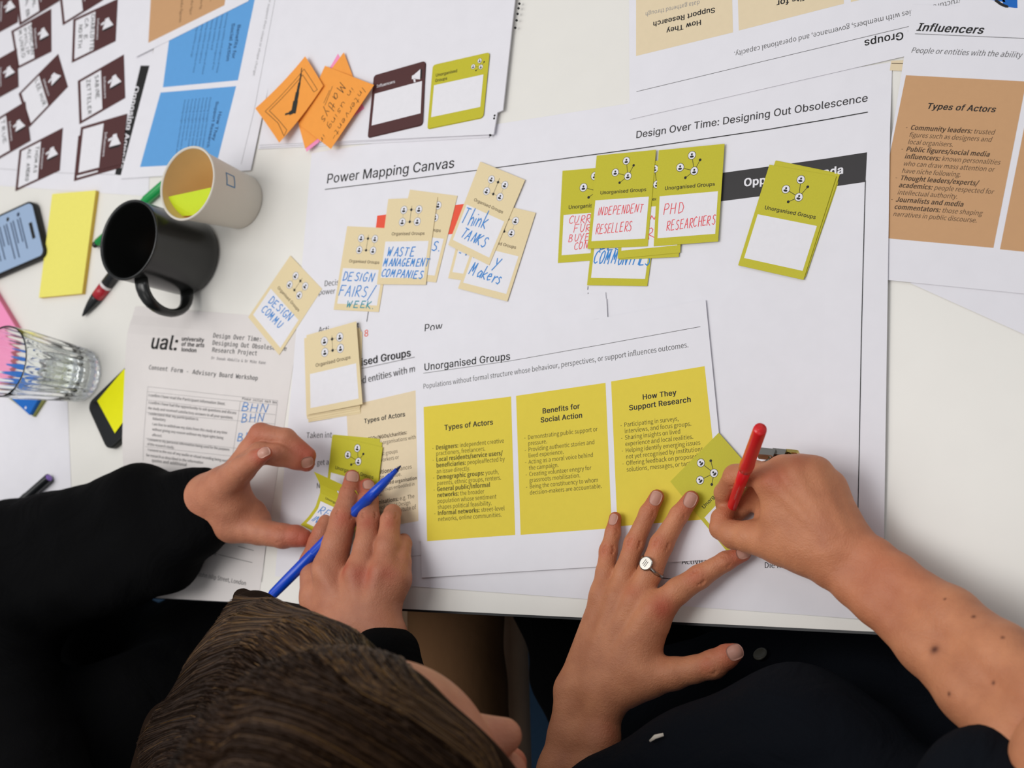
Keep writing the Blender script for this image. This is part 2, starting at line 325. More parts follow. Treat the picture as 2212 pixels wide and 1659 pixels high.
# ---------------------------------------------------------------- cards
def person_icon(s, u, v, r, rot=0., ring=None):
    s.disc(u, v, r * 1.12, ring or ink, 1, rot=rot); s.disc(u, v, r, box_white, 2, rot=rot)
    w = np.linalg.norm(s.xy(1, v) - s.xy(0, v)); h = np.linalg.norm(s.xy(u, 1) - s.xy(u, 0))
    s.disc(u, v - r * .28 / h, r * .27, ink, 3, 12, rot=rot); s.disc(u, v + r * .36 / h, r * .55, ink, 3, 14, .52, rot=rot)
def net_icon(s, f=1., cu=.52, cv=.2):
    g = lambda u, v: (cu + (u - .52) * f, cv + (v - .2) * f * 1.0)
    w = np.linalg.norm(s.xy(1, .2) - s.xy(0, .2))
    c = g(.57, .253)
    for q in ((.52, .087), (.35, .202), (.65, .143), (.44, .315)): s.line([c, g(*q)], .45 * f, ink, 1, uv=True)
    for q in ((.52, .087), (.35, .202), (.57, .253)): person_icon(s, *g(*q), .055 * w * f)
    for q in ((.65, .143), (.44, .315)): s.disc(*g(*q), .02 * w * f, ink, 2, 12)
def org_icon(s):
    w = np.linalg.norm(s.xy(1, .2) - s.xy(0, .2)); X = (.355, .66); Y = (.135, .275)
    for y in Y: s.line([(X[0], y), (X[1], y)], .25, midgrey, 1, uv=True)
    for x in X: s.line([(x, Y[0]), (x, Y[1])], .25, midgrey, 1, uv=True)
    s.line([(.508, .09), (.508, Y[1])], .35, ink, 1, uv=True)
    for x in X:
        for y in Y: person_icon(s, x, y, .062 * w, ring=midgrey)
    for y in Y: s.disc(.508, y, .024 * w, ink, 2, 12)
def megaphone(s, u, v, f):
    """white loudhailer with a dark mouth, f = width in uv"""
    h = f * .9; q = lambda a, b: (u + a * f, v + b * h)
    s.quad([q(-.35, -.12), q(.28, -.5), q(.28, .42), q(-.35, .2)], box_white, 1, True, 1)
    s.quad([q(-.5, -.1), q(-.3, -.14), q(-.3, .24), q(-.5, .2)], box_white, 2, True, 1)
    s.quad([q(-.36, .2), q(-.18, .2), q(-.12, .55), q(-.28, .55)], box_white, 1, True, 1)
    s.quad([q(.3, -.5), q(.44, -.4), q(.44, .32), q(.3, .42)], ink, 2, True, 1)
def card(kind, corners, h, label, hand=(), group=None, dz=None, th=.3, plain=False, rc=0, raw=None, fill=()):
    s = Sheet(corners, h, th, dz, raw=raw, n=8); col = {'u': lime, 'o': beige, 'i': maroon, 'uc': lime, 'ic': maroon}[kind]
    s.body(col, rc=rc)
    if not plain:
        if kind == 'u':
            net_icon(s); s.text('Unorganised Groups', (.125, .425), (.9, .425), 'I', ink, .9, uv=True, ys=.92); s.quad([(.055, .485), (.95, .485), (.95, .92), (.055, .92)], box_white, 1, True)
        elif kind == 'o':
            org_icon(s); s.text('Organised Groups', (.17, .43), (.845, .43), 'I', brown_ink, .6, uv=True, ys=.92); s.quad([(.06, .5), (.94, .5), (.94, .925), (.06, .925)], box_white, 1, True)
        elif kind == 'i':
            megaphone(s, .5, .2, .3); s.text('Influencers', (.25, .44), (.75, .44), 'I', box_white, .6, uv=True); s.quad([(.06, .49), (.95, .49), (.95, .94), (.06, .94)], box_white, 1, True)
        elif kind == 'uc':
            net_icon(s, .62, .84, .17); s.text('Unorganised', (.07, .2), (.46, .2), 'I', ink, 1, uv=True); s.text('Groups', (.07, .285), (.29, .285), 'I', ink, 1, uv=True); s.quad([(.055, .33), (.93, .33), (.93, .83), (.055, .83)], box_white, 1, True)
        else:
            megaphone(s, .86, .2, .2); s.text('Influencers', (.08, .22), (.44, .22), 'I', box_white, .8, uv=True); s.quad([(.055, .31), (.955, .31), (.955, .82), (.055, .82)], box_white, 1, True)
    for f in fill: s.quad(f[0], f[1], 1, True)
    for t in hand: s.hand(*t[:4], t[4] * (.8 if t[3] is pen_red else .9), **t[5])
    nm = {'u': 'unorganised_groups_card', 'o': 'organised_groups_card', 'i': 'influencers_card', 'uc': 'unorganised_groups_deck_card', 'ic': 'influencers_deck_card'}[kind]
    return s.obj(nm, label, 'card', group)
def z6(x, y): return (540 + x / 3.95, 400 + y / 3.95)
def z7(x, y): return (1100 + x / 3.95, 300 + y / 3.95)
def z1(x, y): return (x / 3.95, y / 3.95)
def z5(x, y): return (x / 3.95, 400 + y / 3.95)

# ---------------------------------------------------------------- the big canvas
def canvas_dz(u, v): t = min(max((u - .9) / .1, 0), 1); return 2.6 * t * t * (3 - 2 * t) * min(max((v - .03) / .1, 0), 1)
s = Sheet([(673, 331), (1927, 134), (1907, 1341), (594, 1245)], .6, .15, canvas_dz, 24); s.lift = .12; s.body(paper)
s.text('Power Mapping Canvas', (704.6, 396.7), (981.8, 362), 'I', ink, .4, .04, ys=.95)
s.line([(702, 409.4), (900, 385), (1100, 358.7), (1380, 321), (1660, 279.7), (1874, 242.5)], .75, ink)
s.text('Design Over Time: Designing Out Obsolescence', (1373, 299), (1875, 219), 'I', band, .4, .04, ys=.95)
s.quad([(1440, 390), (1873, 329), (1869.7, 393), (1440, 450)], band); s.text('Opposing Agenda', (1607, 403), (1823.6, 374.5), 'I', box_white, 2.6, ys=.97)
s.line([(1869.5, 390), (1865, 560), (1861, 720), (1853.6, 1105), (1850, 1260)], .6, ink)
s.quad([(815, 466), (1050, 434), (1046, 496), (808, 528)], red_band)
s.line([(796.8, 668), (792.6, 695)], .6, band); s.text('8', (786.2, 727.5), (796.5, 726.3), 'I', red_band, .3)
for a, b in ((618.5, 626), (632, 640), (646, 653)): s.line([(1270.6, a), (1270, b)], .45, band)
s.text('Decisions', (700, 618.5), (758, 613), 'N', grey_ink); s.text('power over', (688, 637.5), (752, 631), 'N', grey_ink); s.text('Acti', (688, 719), (711, 717), 'N', ink); s.text('t', (771, 707), (775.5, 706.5), 'N', ink, 1)
s.text('Taken into account', (661.5, 946.5), (778, 944), 'N', grey_ink); s.text('s get a', (676, 1005), (711, 1003.5), 'N', grey_ink); s.text('N', (683.5, 1055), (692, 1054.5), 'N', band)
s.text('Active support', (1472.7, 1219), (1582, 1217.5), 'N', ink); s.text('Die hard', (1650.8, 1227), (1712, 1227), 'N', ink); s.line([(1420, 1247.5), (1452, 1250.5)], .5, ink)
s.obj('power_mapping_canvas', 'large white canvas sheet headed Power Mapping Canvas with a black band at right', 'canvas sheet')

# sheets lying on the canvas
s = Sheet([(716, 848), (1010, 770), (1010, 1190), (727, 1216)], 1.1, .12); s.body(paper)
s.text('Organised Groups', (727, 800.5), (888, 769), 'I', ink, 1.1, ys=.95); s.line([(726, 808), (898, 770.7)], .5, midgrey)
s.text('Structured entities with members, governance,', (720, 842), (1051, 769), 'N', grey_ink, ys=1.05)
s.quad([(748, 878), (908, 841), (912, 1124), (762, 1150)], beige_box); s.text('Types of Actors', (786.5, 914.5), (876, 899), 'I', ink, 2, ys=.95)
for t, b in (('*CSOs/NGOs/charities:', (879.7, 937.5)), ('formal organisations with', (898.7, 947.5)), ('a cause.', (824, 974.5)), ('*Unions:* groups', (859.5, 978)), ('of workers or', (862, 991)), ('*Coalitions:* alliances', (890, 1012)), ('acting on an issue.', (868, 1027.5)), ('*Embedded organisation', (901, 1035.5)), ('groups embedded in', (896, 1048.5)), ('projects.', (826.6, 1070)), ('*Organisations:* e.g. The', (895.7, 1075.5)), ('Council, World Design', (887, 1089)), ('British Institute of', (899, 1099.5))):
    n = len(t.replace('*', '')) * (4.25 if t[0] == '*' else 3.95); s.text(t, (b[0] - n, b[1] + .172 * n), b, 'N', brown_ink, ys=1.05)
s.obj('organised_groups_sheet', 'white sheet with a beige Types of Actors box, half under the yellow sheet', 'printed sheet')
s = Sheet([(905, 673), (1308, 631), (1335, 1100), (912, 1150)], 1.5, .12); s.body(paper)
s.text('Pow', (915.7, 717), (956, 712), 'I', ink, .5, .05, ys=.95); s.obj('power_mapping_sheet', 'white sheet showing only the tops of its heading Pow', 'printed sheet')
s = Sheet([(895, 720), (1310, 645), (1335, 1120), (905, 1170)], 1.9, .12); s.body(paper); s.line([(1000, 749), (1150, 717), (1293, 688.5)], .45, midgrey)
s.obj('ruled_heading_sheet', 'white sheet with one thin rule, between the Pow sheet and the yellow one', 'printed sheet')
s = Sheet([(898, 757), (1524, 647.5), (1580, 1206), (911, 1248)], 2.4, .12, lambda u, v: 1.2 * max(0, 1 - u * 6) * max(0, 1 - v * 4), 8); s.body(paper)
s.text('Unorganised Groups', (915.7, 800.8), (1103, 776.5), 'I', ink, 1, ys=.95); s.line([(914.8, 806.3), (1103, 779.5), (1300, 744.5), (1512.5, 705.7)], .42, grey_ink)
s.text('Populations without formal structure whose behaviour, perspectives, or support influences outcomes.', (914, 840), (1488, 750), 'N', grey_ink, ys=1.08)
s.quad([(915, 879), (1104, 856.6), (1113, 1155.5), (922.7, 1169)], yellow_box); s.quad([(1114.7, 855), (1308, 827), (1321.6, 1141), (1124.7, 1155.5)], yellow_box); s.quad([(1320, 824), (1522, 791), (1558, 1119), (1333.7, 1137)], yellow_box)
for t, a, b in (('Types of Actors', (960, 929), (1065.7, 917)), ('Benefits for', (1171.7, 893.5), (1253, 882.3)), ('Social Action', (1167.8, 912.8), (1259, 902)), ('How They', (1388, 863.3), (1462, 852.8)), ('Support Research', (1359, 886.8), (1493.7, 868))): s.text(t, a, b, 'I', ink, 2, ys=.95)
s.para(['-*Designers:* independent creative', 'practioners, freelancers.', '-*Local residents/service users/', '*beneficiaries:* peopleaffected by', 'an issue directly.', '-*Demographic groups:* youth,', 'parents, ethnic groups, renters.', '-*General public/informal', '*networks:* the broader', 'population whose sentiment', 'shapes political feasibility.', '-*Informal networks:* street-level', 'networks, online communities.'], (941.5, 971.6), (1089, 956.2), (946, 1126), (1084, 1116), m=olive_ink, ys=1.08, dash=4)
s.para(['-Demonstrating public support or', 'pressure.', '-Providing authentic stories and', 'lived experience.', '-Acting as a moral voice behind', 'the campaign.', '-Creating volunteer enegry for', 'grassroots mobilisation.', '-Being the constituency to whom', 'decision-makers are accountable.'], (1140, 949.2), (1291, 931), (1144.4, 1068.8), (1300.4, 1054), m=olive_ink, ys=1.08, dash=3.6)
s.para(['-Participating in surveys,', 'interviews, and focus groups.', '-Sharing insights on lived', 'experience and local realities.', '-Helping identify emerging issues', 'not yet recognised by institutions', '-Offering feedback on proposed', 'solutions, messages, or tactics.'], (1348.3, 922.3), (1466.4, 908.5), (1353.4, 1019), m=olive_ink, ys=1.08, dash=3.6)
s.obj('unorganised_groups_sheet', 'white sheet with three bright yellow text boxes, under the splayed hand', 'printed sheet')

# ---------------------------------------------------------------- sheets at the right
s = Sheet([(2215, 62), (1360, 258), (1358.5, -130), (2200, -260)], 1.3, .12); s.body(paper)
s.quad([(1374, 121), (1583.5, 70), (1580, -60), (1374, -10)], beige_box); s.quad([(1596, 66), (1823, 8), (1820, -110), (1592, -62)], beige_box); s.quad([(1838, 4.5), (2050, -46), (2050, -140), (1834, -110)], beige_box)
s.line([(1375, 198), (1960, 58), (2150, 14)], .42, grey_ink)
for t, a, b, bo, k in (('How They', (1515, 42.5), (1439, 62.5), 2, ink), ('Support Research', (1545, 16), (1410, 48), 2, ink), ('Benefits for', (1788, -24), (1677, 2), 2, ink), ('Organised Groups', (2086, 39), (1866, 87.5), 1.4, ink)): s.text(t, a, b, 'I', k, bo, ys=.95)
s.text('Structured entities with members, governance, and operational capacity.', (2085, -6), (1585, 112.5), 'N', grey_ink, ys=1.05); s.text('data gathered through', (1512, 1), (1394, 27), 'N', midgrey, ys=1.05)
s.obj('organised_groups_sheet', 'white sheet turned upside down with pale beige boxes, along the top edge', 'printed sheet')
s = Sheet([(1925, 131), (2150, 122), (2160, 160), (1922, 152)], .9, .12); s.body(beige_box); s.line([(1926, 137), (2150, 141)], .5, brown_ink); s.obj('beige_strip', 'sliver of a beige sheet between the canvas corner and the Influencers sheet', 'paper strip')
s = Sheet([(1990, 470), (2330, 500), (2330, 775), (1967, 612)], 1.1, .12); s.body(paper); s.obj('blank_sheet', 'blank white sheet poking out below the Influencers sheet', 'blank sheet')
s = Sheet([(2085, -60), (2230, -60), (2230, 24), (2070, 19)], 1.7, .12); s.body(paper); s.quad([(2120, -60), (2150, -60), (2172, 5), (2130, -2)], blue_note, 1); s.quad([(2152, -60), (2196, -60), (2198, 18), (2168, 14)], blue_note, 1)
s.line([(2150, 0), (2162, 9), (2176, 15)], 2, ink); s.obj('blue_printed_sheet', 'corner of a white sheet with bright blue print at the upper right', 'printed sheet')
s = Sheet([(1970.5, 10), (2560, 29), (2490, 662), (1878, 601)], 2.0, .12); s.body(paper)
s.text('Influencers', (1979, 66.2), (2123.5, 73.3), 'I', ink, 2, .22, ys=.95); s.line([(1976.5, 73), (2212, 83), (2500, 95)], .42, grey_ink)
s.text('People or entities with the ability to influence others', (1967, 113.7), (2357, 131.5), 'N', grey_ink, 0, .2, ys=1.05)
s.quad([(1957, 162.5), (2217, 176), (2146, 535.5), (1886, 512)], tan_box); s.quad([(2232, 177), (2480, 190), (2420, 565), (2160, 538.5)], tan_box)
s.text('Types of Actors', (2000.5, 235), (2150, 242.5), 'I', ink, 2, .22, ys=.95)
s.para(['-*Community leaders:* trusted', 'figures such as designers and', 'local organisers.', '-*Public figures/social media', '*influencers:* known personalities', 'who can draw mass attention or', 'have niche following.', '-*Thought leaders/experts/', '*academics:* people respected for', 'intellectual authority.', '-*Journalists and media', '*commentators:* those shaping', 'narratives in public discourse.'], (1966, 280), (2148, 291), (1928, 466.5), (2110, 481), m=brown_ink, it=.2, ys=1.05, dash=4)
s.obj('influencers_sheet', 'white sheet headed Influencers with a tan Types of Actors box at right', 'printed sheet')

# ---------------------------------------------------------------- sheets at the upper left
s = Sheet([(345, -420), (321, 424), (-330, 378), (-330, -420)], .4, .15); s.body(paper)
s.quad([z1(1200, 560), z1(1450, 560), z1(1160, 1492), z1(980, 1490)], ink); s.text('Opposing Agenda', z1(1150, 735), z1(1010, 1440), 'I', box_white, 2)
s.line([z1(0, 1440), z1(500, 1476), z1(980, 1490)], .4, midgrey); s.line([z1(1000, 1490), z1(1075, 1492)], 1, ink)
s.obj('opposing_agenda_canvas', 'large white canvas sheet with a black Opposing Agenda band, under the maroon cards', 'canvas sheet')
# blank pad in the middle of the top edge
pad = empty('flip_chart_pad', P(850, 180, 0), 'stack of large blank white sheets at the top, under the orange notes', 'paper pad')
for i, (q, h) in enumerate((([(650, -180), (1122, -180), (1068, 262), (1056, 297), (557, 322)], 1.6), ([(645, -180), (1126, -180), (1073, 243), (1062, 290), (560, 318)], 3.2), ([(640, -180), (1132, -180), (1086, 238), (1074, 243), (1066, 290), (559, 313)], 4.8))):
    V = [P(u, v, h) for u, v in q]; n = len(V); mesh_obj('page', [*V, *[(x, y, z - 1.5) for x, y, z in V]], [list(range(n))[::-1], list(range(n, 2 * n))] + [[j, (j + 1) % n, (j + 1) % n + n, j + n] for j in range(n)], paper, None, pad)
for u, v in ((1122, 8), (1120, 18), (1118, 30), (1116, 44), (1113, 60), (1069, 250), (1068, 256), (1059, 292)):
    x, y, z = P(u, v, 4.4); V, F = lathe([(0.01, -.5), (1.1, -.5), (1.1, .5), (.01, .5)], 10, (x, y, z)); mesh_obj('binding_hole', V, F, ink, None, pad)
s = Sheet([(632, -60), (541.5, 368), (259, 386), (376, -60)], 2.2, .12); s.body(paper)
s.quad([z1(2175, -10), z1(2030, 685), z1(1390, 745), z1(1490, -10)], blue_box); s.quad([z1(2015, 735), z1(1850, 1390), z1(1195, 1425), z1(1370, 790)], blue_box)
for t, a, b in (('Benefits for', (2030, 210), (1978, 502)), ('Social Action', (1980, 200), (1930, 525)), ('How They', (1870, 950), (1810, 1200)), ('Support Research', (1845, 865), (1762, 1260))): s.text(t, z1(*a), z1(*b), 'I', blue_ink, 2)
for i, L in enumerate((.95, .9, .6, .97, .8, .95, .7)): s.text('Increasing visibility and urgency of messages'[:int(44 * L)], z1(1935 - 40 * i, 110 + 6 * i), z1(1935 - 40 * i - 95 * L, 110 + 540 * L), 'N', blue_ink, .5)
for i, L in enumerate((.9, .85, .95, .8, .97, .7, .9, .95)): s.text('Providing insight into how issues are framed'[:int(43 * L)], z1(1790 - 31 * i, 830 + 3 * i), z1(1790 - 31 * i - 80 * L, 830 + 530 * L), 'N', blue_ink, .5)
s.line([(596, -10), (550, 235), (521, 355)], .4, midgrey); s.text('perspectives or support their views or shape change.', (594, -60), (546, 165), 'N', midgrey, 0, .2)
s.obj('blue_boxes_sheet', 'white sheet with two blue text boxes turned sideways, left of the blank pad', 'printed sheet')
s = Sheet([(545, -70), (537, 2), (292, 124), (318, -70)], 2.7, .12); s.body(paper); s.quad([z1(1960, -250), z1(1915, 45), z1(1266, 366), z1(1300, -250)], tan_box)
for i, (a, b) in enumerate((((1815, -120), (1790, 10)), ((1725, -150), (1705, 80)), ((1650, -150), (1618, 130)), ((1560, -150), (1528, 195)))): s.text('Social media figures'[:14 + i * 2], z1(*a), z1(*b), 'N', brown_ink)
s.obj('tan_box_sheet', 'white sheet with a tan box, its slanted edge over the blue boxes', 'printed sheet')
# sheet at the left edge and the consent form
s = Sheet([(-60, 800), (143, 800), (156, 1110), (-60, 1110)], .4, .12); s.body(paper); s.obj('blank_sheet', 'blank pale sheet at the left edge, below the glass', 'blank sheet')
def form_dz(u, v): return 12 * math.exp(-((u + .02) / .44) ** 4) * (1 / (1 + math.exp(-(v - .05) * 40))) * (1 / (1 + math.exp((v - .6) * 22)))
s = Sheet([(292, 662), (648, 688), (557, 1303), (268, 1288)], .3, .12, form_dz, 30); s.lift = .15; s.body(form_paper)
z = lambda x, y: (280 + x / 5.027, 700 + y / 5.027)
s.text('ual:', z(222, 265), z(522, 287), 'I', ink, 1.6)
for t, a, b in (('university', (563, 180), (808, 196)), ('of the arts', (560, 237), (812, 252)), ('london', (560, 296), (728, 308))): s.text(t, z(*a), z(*b), 'I', ink, 1.6)
for t, a, b in (('Design Over Time:', (903, 147), (1437, 190)), ('Designing Out Obsolescence', (897, 225), (1705, 292)), ('Research Project', (893, 302), (1386, 342)), ('Consent Form - Advisory Board Workshop', (207, 492), (1392, 612))): s.text(t, z(*a), z(*b), 'M', grey_ink, .7)
s.text('Dr Danah Abdulla & Dr Mike Kane', z(885, 382), z(1478, 437), 'M', midgrey)
for a, b in (((200, 680), (1610, 832)), ((197, 735), (1200, 838)), ((1200, 838), (1606, 880)), ((192, 825), (1585, 985)), ((185, 960), (1575, 1085)), ((175, 1240), (1540, 1390)), ((170, 1330), (1530, 1480)), ((200, 680), (150, 1480)), ((1205, 838), (1110, 1500)), ((1610, 832), (1560, 1240))): s.line([z(*a), z(*b)], .25, midgrey)
for t, a, b in (('I confirm I have read the Participant Information Sheet.', (205, 785), (1040, 882)), ('I confirm I have had the opportunity to ask questions and discuss', (205, 865), (1160, 980)), ('the study and received satisfactory answers to all your questions.', (200, 925), (1125, 1032)), ('I understand that my participation is', (205, 985), (745, 1048)), ('Voluntary', (248, 1040), (392, 1056)), ('I am free to withdraw my data from this study at any time', (245, 1098), (1060, 1195)), ('without giving any reason without my legal rights being', (245, 1155), (1018, 1250)), ('affected.', (243, 1215), (352, 1228)), ('I consent to my personal information being used for the purposes', (195, 1265), (1085, 1378)), ('of this research study.', (190, 1315), (487, 1355)), ('I consent to the use of any audio or visual recording being used', (195, 1375), (1065, 1500)), ('for research as described in the information', (180, 1435), (800, 1520)), ('quotes and additional', (240, 1495), (620, 1545))):
    s.text(t, z(*a), z(*b), 'N', grey_ink)
s.text('Please initial each box', z(1220, 822), z(1600, 865), 'M', grey_ink)
for a, b in (((1215, 940), (1490, 965)), ((1215, 1070), (1450, 1055)), ((1178, 1268), (1400, 1262))): s.hand('BHN', z(*a), z(*b), pen_blue, 8.5, .7)
y = lambda x, y: (400 + x / 3.95, 880 + y / 3.95)
s.text('Date:', y(210, 1250), y(272, 1265), 'N', ink); s.line([y(285, 1255), y(575, 1325)], .35, ink); s.line([y(455, 1185), y(588, 1222)], .35, ink); s.text('John Islip Street, London', y(110, 1440), y(520, 1520), 'N', grey_ink)
s.line([y(690, 1180), y(655, 1490)], .4, midgrey)
s.obj('consent_form', 'grey-white consent form with blue initials, under the left wrist', 'form')
# ---------------------------------------------------------------- cards on the canvas
GO, GU, GI = 'beige organised groups cards', 'lime unorganised groups cards', 'maroon influencers cards'
B = dict(slant=.2, w=1.0)
card('o', [(627, 552), (695.7, 624), (603, 767), (536, 685)], .95, 'beige card reading Design Commu, leftmost and tilted', [('DESIGN', z6(155, 1000), z6(330, 1165), pen_blue, 9.5, B), ('COMMU', z6(95, 1075), z6(245, 1225), pen_blue, 9, B)], GO)
card('o', [(750, 488.6), (847.5, 493.5), (818, 674), (720.5, 669)], 1.2, 'beige card reading Design Fairs Week', [('DESIGN', z6(788, 812), z6(1045, 825), pen_blue, 9.5, B), ('FAIRS/', z6(755, 945), z6(1035, 960), pen_blue, 11.5, B), ('WEEK.', z6(825, 1040), z6(1050, 1055), pen_teal, 7.5, B)], GO)
card('o', [(885.6, 409.6), (988, 423), (942, 610), (839, 600)], 1.2, 'beige card mostly hidden behind the Waste Management card', [('S.', z6(1545, 555), z6(1615, 562), pen_blue, 10, B)], GO)
card('o', [(838.7, 430), (945, 426), (919.7, 615), (814, 614)], 1.9, 'beige card reading Waste Management Companies', [('WASTE', z6(1170, 605), z6(1395, 605), pen_blue, 9.5, B), ('MANAGEMENT', z6(1135, 690), z6(1520, 692), pen_blue, 8, B), ('COMPANIES', z6(1115, 775), z6(1465, 800), pen_blue, 8, B)], GO)
card('o', [(1015, 415), (1112, 430), (1068, 615), (968, 601)], 1.2, 'beige card almost hidden under the Think Tanks card, blue dots showing', [('..', z6(1780, 570), z6(1900, 640), pen_blue, 8, B)], GO)
card('o', [(1056, 436), (1157, 459.5), (1095.7, 651), (989.4, 622.8)], 1.8, 'beige card reading Policy Makers, partly under Think Tanks', [('Policy', z6(1830, 600), z6(2120, 690), pen_blue, 14, B), ('Makers', z6(1870, 760), z6(2125, 845), pen_blue, 13, B)], GO)
card('o', [(1037.5, 349), (1134, 388.6), (1056.5, 573), (968, 529)], 2.4, 'beige card reading Think Tanks', [('Think', z6(1795, 320), z6(2000, 370), pen_blue, 16, B), ('TANKS', z6(1795, 435), z6(1995, 535), pen_blue, 11, B)], GO)
dk = [([(668, 735), (782, 716), (779, 893), (666, 912)], 1.5), ([(666, 732), (779, 712), (778, 890), (667, 908)], 1.9), ([(664, 730), (777, 708), (777, 884), (663, 905)], 2.3), ([(657, 731), (765, 699), (778, 880), (662, 899)], 2.8)]
for i, (q, h) in enumerate(dk): card('o', q, h, ['lowest card of the small beige deck beside Types of Actors', 'second lowest card of the small beige deck', 'third card up in the small beige deck', 'beige card just under the top of the small deck'][i], (), GO)
card('o', [(662, 724), (769.5, 694), (783, 873), (664, 896)], 4.2, 'blank beige card on top of the small deck beside Types of Actors', (), GO, lambda u, v: 1.5 * u * u, th=.35, fill=[([(-.0, .0), (0, 0), (0, 0), (0, 0)], beige)])
R = dict(slant=.14, w=.62)
card('u', [(1215, 369), (1353, 357), (1343, 558), (1205, 568)], 1.1, 'lime card with red lettering Curre Furn Buyer Cons, leftmost of the lime cluster', [('CURRENT', z7(505, 725), z7(840, 705), pen_red, 8.5, R), ('FURNI', z7(548, 800), z7(770, 783), pen_red, 8.5, R), ('BUYERS', z7(505, 880), z7(770, 860), pen_red, 8, R), ('CONSUM', z7(552, 945), z7(800, 925), pen_red, 8, R)], GU)
card('u', [(1290, 418), (1425, 425), (1398, 618), (1268, 616)], 1.6, 'lime card with blue word Communities, lowest of the lime cluster', [('DESIGN', z7(770, 945), z7(1100, 950), pen_blue, 11, B), ('COMMUNITIES', z7(715, 1062), z7(1195, 1080), pen_blue, 12.5, B)], GU)
card('u', [(1348, 357), (1477, 350), (1466, 555), (1338, 561)], 2.1, 'lime card showing only a thin lower edge under the cluster', (), GU)
card('u', [(1347, 354), (1480, 341), (1469, 545.6), (1334, 558.7)], 2.6, 'lime card squeezed behind the two top cards of the cluster', [('N', z7(1198, 690), z7(1240, 690), pen_red, 4, R), ('R', z7(1190, 860), z7(1240, 840), pen_red, 11, R)], GU)
card('u', [(1289, 336), (1417, 323.5), (1399, 532), (1269, 537.5)], 3.1, 'lime card reading Independent Re Sellers in red', [('INDEPENDENT', z7(755, 655), z7(1135, 625), pen_red, 9, R), ('RESELLERS', z7(735, 812), z7(1040, 785), pen_red, 10.5, R)], GU)
card('u', [(1422.8, 324.6), (1565, 310.6), (1551, 521.5), (1412, 532)], 3.1, 'lime card reading PhD Researchers in red', [('PHD', z7(1315, 650), z7(1480, 630), pen_red, 11.5, R), ('RESEARCHERS', z7(1345, 785), z7(1755, 730), pen_red, 10.5, R)], GU)
card('u', [(1676, 346.5), (1817.5, 375.5), (1741, 595), (1600, 563)], 1.4, 'bottom lime card of the blank stack over the black band', (), GU)
card('u', [(1675, 347.5), (1814, 377), (1740, 598), (1599, 566)], 1.9, 'middle lime card of the blank stack over the black band', (), GU)
card('u', [(1662, 355.7), (1806.4, 381), (1735.5, 604.6), (1594.4, 573)], 2.6, 'blank lime card on top of the stack over the black band', (), GU)
mz = lambda x, y: (400 + x / 3.95, 880 + y / 3.95)
card('u', [mz(1268, 232), mz(1662, 268), mz(1600, 960), mz(1225, 900)], 1.6, 'lime card at the bottom of the pile under the index finger', (), GU)
card('u', [mz(1262, 232), mz(1680, 300), mz(1630, 980), mz(1215, 920)], 2.0, 'lime card in the middle of the pile under the index finger', (), GU)
card('u', [mz(1255, 240), mz(1685, 340), mz(1600, 1010), mz(1185, 880)], 2.8, 'lime card on top of the pile under the index finger', (), GU)
card('u', [(1448, 1040), (1552.5, 934.7), (1696, 1098), (1591, 1217)], 3.0, 'lime card being written on with the red pen', (), GU)
# maroon cards at the upper left, turned sideways
def brown(q, h, label, hand=(), **k):
    a, b, c, d = [z1(*p) for p in q]; return card('i', [b, c, d, a], h, label, [(t, (.1 if len(t) > 6 else .12, v), (u1, v), pen_black, 6.5, dict(uv=True, w=.85, slant=.1)) for t, u1, v in hand], GI, **k)
brown([(-180, 35), (160, -150), (150, 190), (-190, 375)], .9, 'maroon card at the left edge, highest of the column cut by the frame')
brown([(500, -110), (845, -320), (880, 0), (535, 215)], .9, 'blank maroon card cut by the top edge, nearest the tan sheet')
brown([(130, -105), (470, -310), (505, 5), (165, 215)], 1.4, 'maroon card cut by the top edge with black writing ending ab', [('SOCIAL', .8, .62), ('LAB', .9, .8)])
brown([(95, 265), (435, 75), (438, 440), (150, 585)], .9, 'maroon card with three lines of black writing below the top row', [('DUNCAN', .85, .57), ('PHILIP', .8, .7), ('MUNRO', .8, .83)])
brown([(625, 165), (1003, -10), (985, 350), (612, 535)], .9, 'maroon card with three lines of writing, second from the top beside the tan sheet', [('CHARLOTTE', .93, .58), ('CAVE', .6, .72), ('(NORTH)', .85, .86)])
brown([(-190, 600), (143, 415), (155, 740), (-190, 930)], 1.4, 'maroon card at the left edge, second down of the column cut by the frame')
brown([(158, 800), (495, 460), (578, 740), (250, 1085)], .9, 'tilted maroon card reading Lee Hur', [('LEE HUR', .85, .6)])
brown([(663, 690), (1055, 465), (1067, 835), (677, 1060)], .9, 'maroon card with two lines of writing beside the black band', [('SABINE', .65, .62), ('ZETTELER', .9, .8)])
brown([(-120, 1070), (215, 865), (257, 1200), (-90, 1400)], 1.4, 'maroon card at the left edge, just under the tilted one', [('TRUE', .7, .62), ('TO', .5, .8)])
brown([(165, 1280), (535, 1090), (508, 1455), (130, 1630)], .9, 'lowest maroon card on the left, written on in black', [('THOMAS', .75, .6), ('ALEXANDROV', .95, .78)])
brown([(668, 1160), (1078, 1000), (1032, 1430), (630, 1545)], .9, 'blank maroon card under the lowest pair beside the black band')
brown([(690, 1085), (1082, 970), (1037, 1400), (645, 1500)], 1.5, 'blank maroon card on top of the lowest pair beside the black band')
for i in range(3): card('ic', [(809.6 - i, 165 - i), (920.5 - i, 133.4 - i), (913, 271 - i * 1.5), (794, 299 - i)], 5.2 + i * .4, ['bottom', 'middle', 'top'][i] + ' maroon card of the Influencers deck beside the orange notes', (), 'influencers deck', rc=.05)
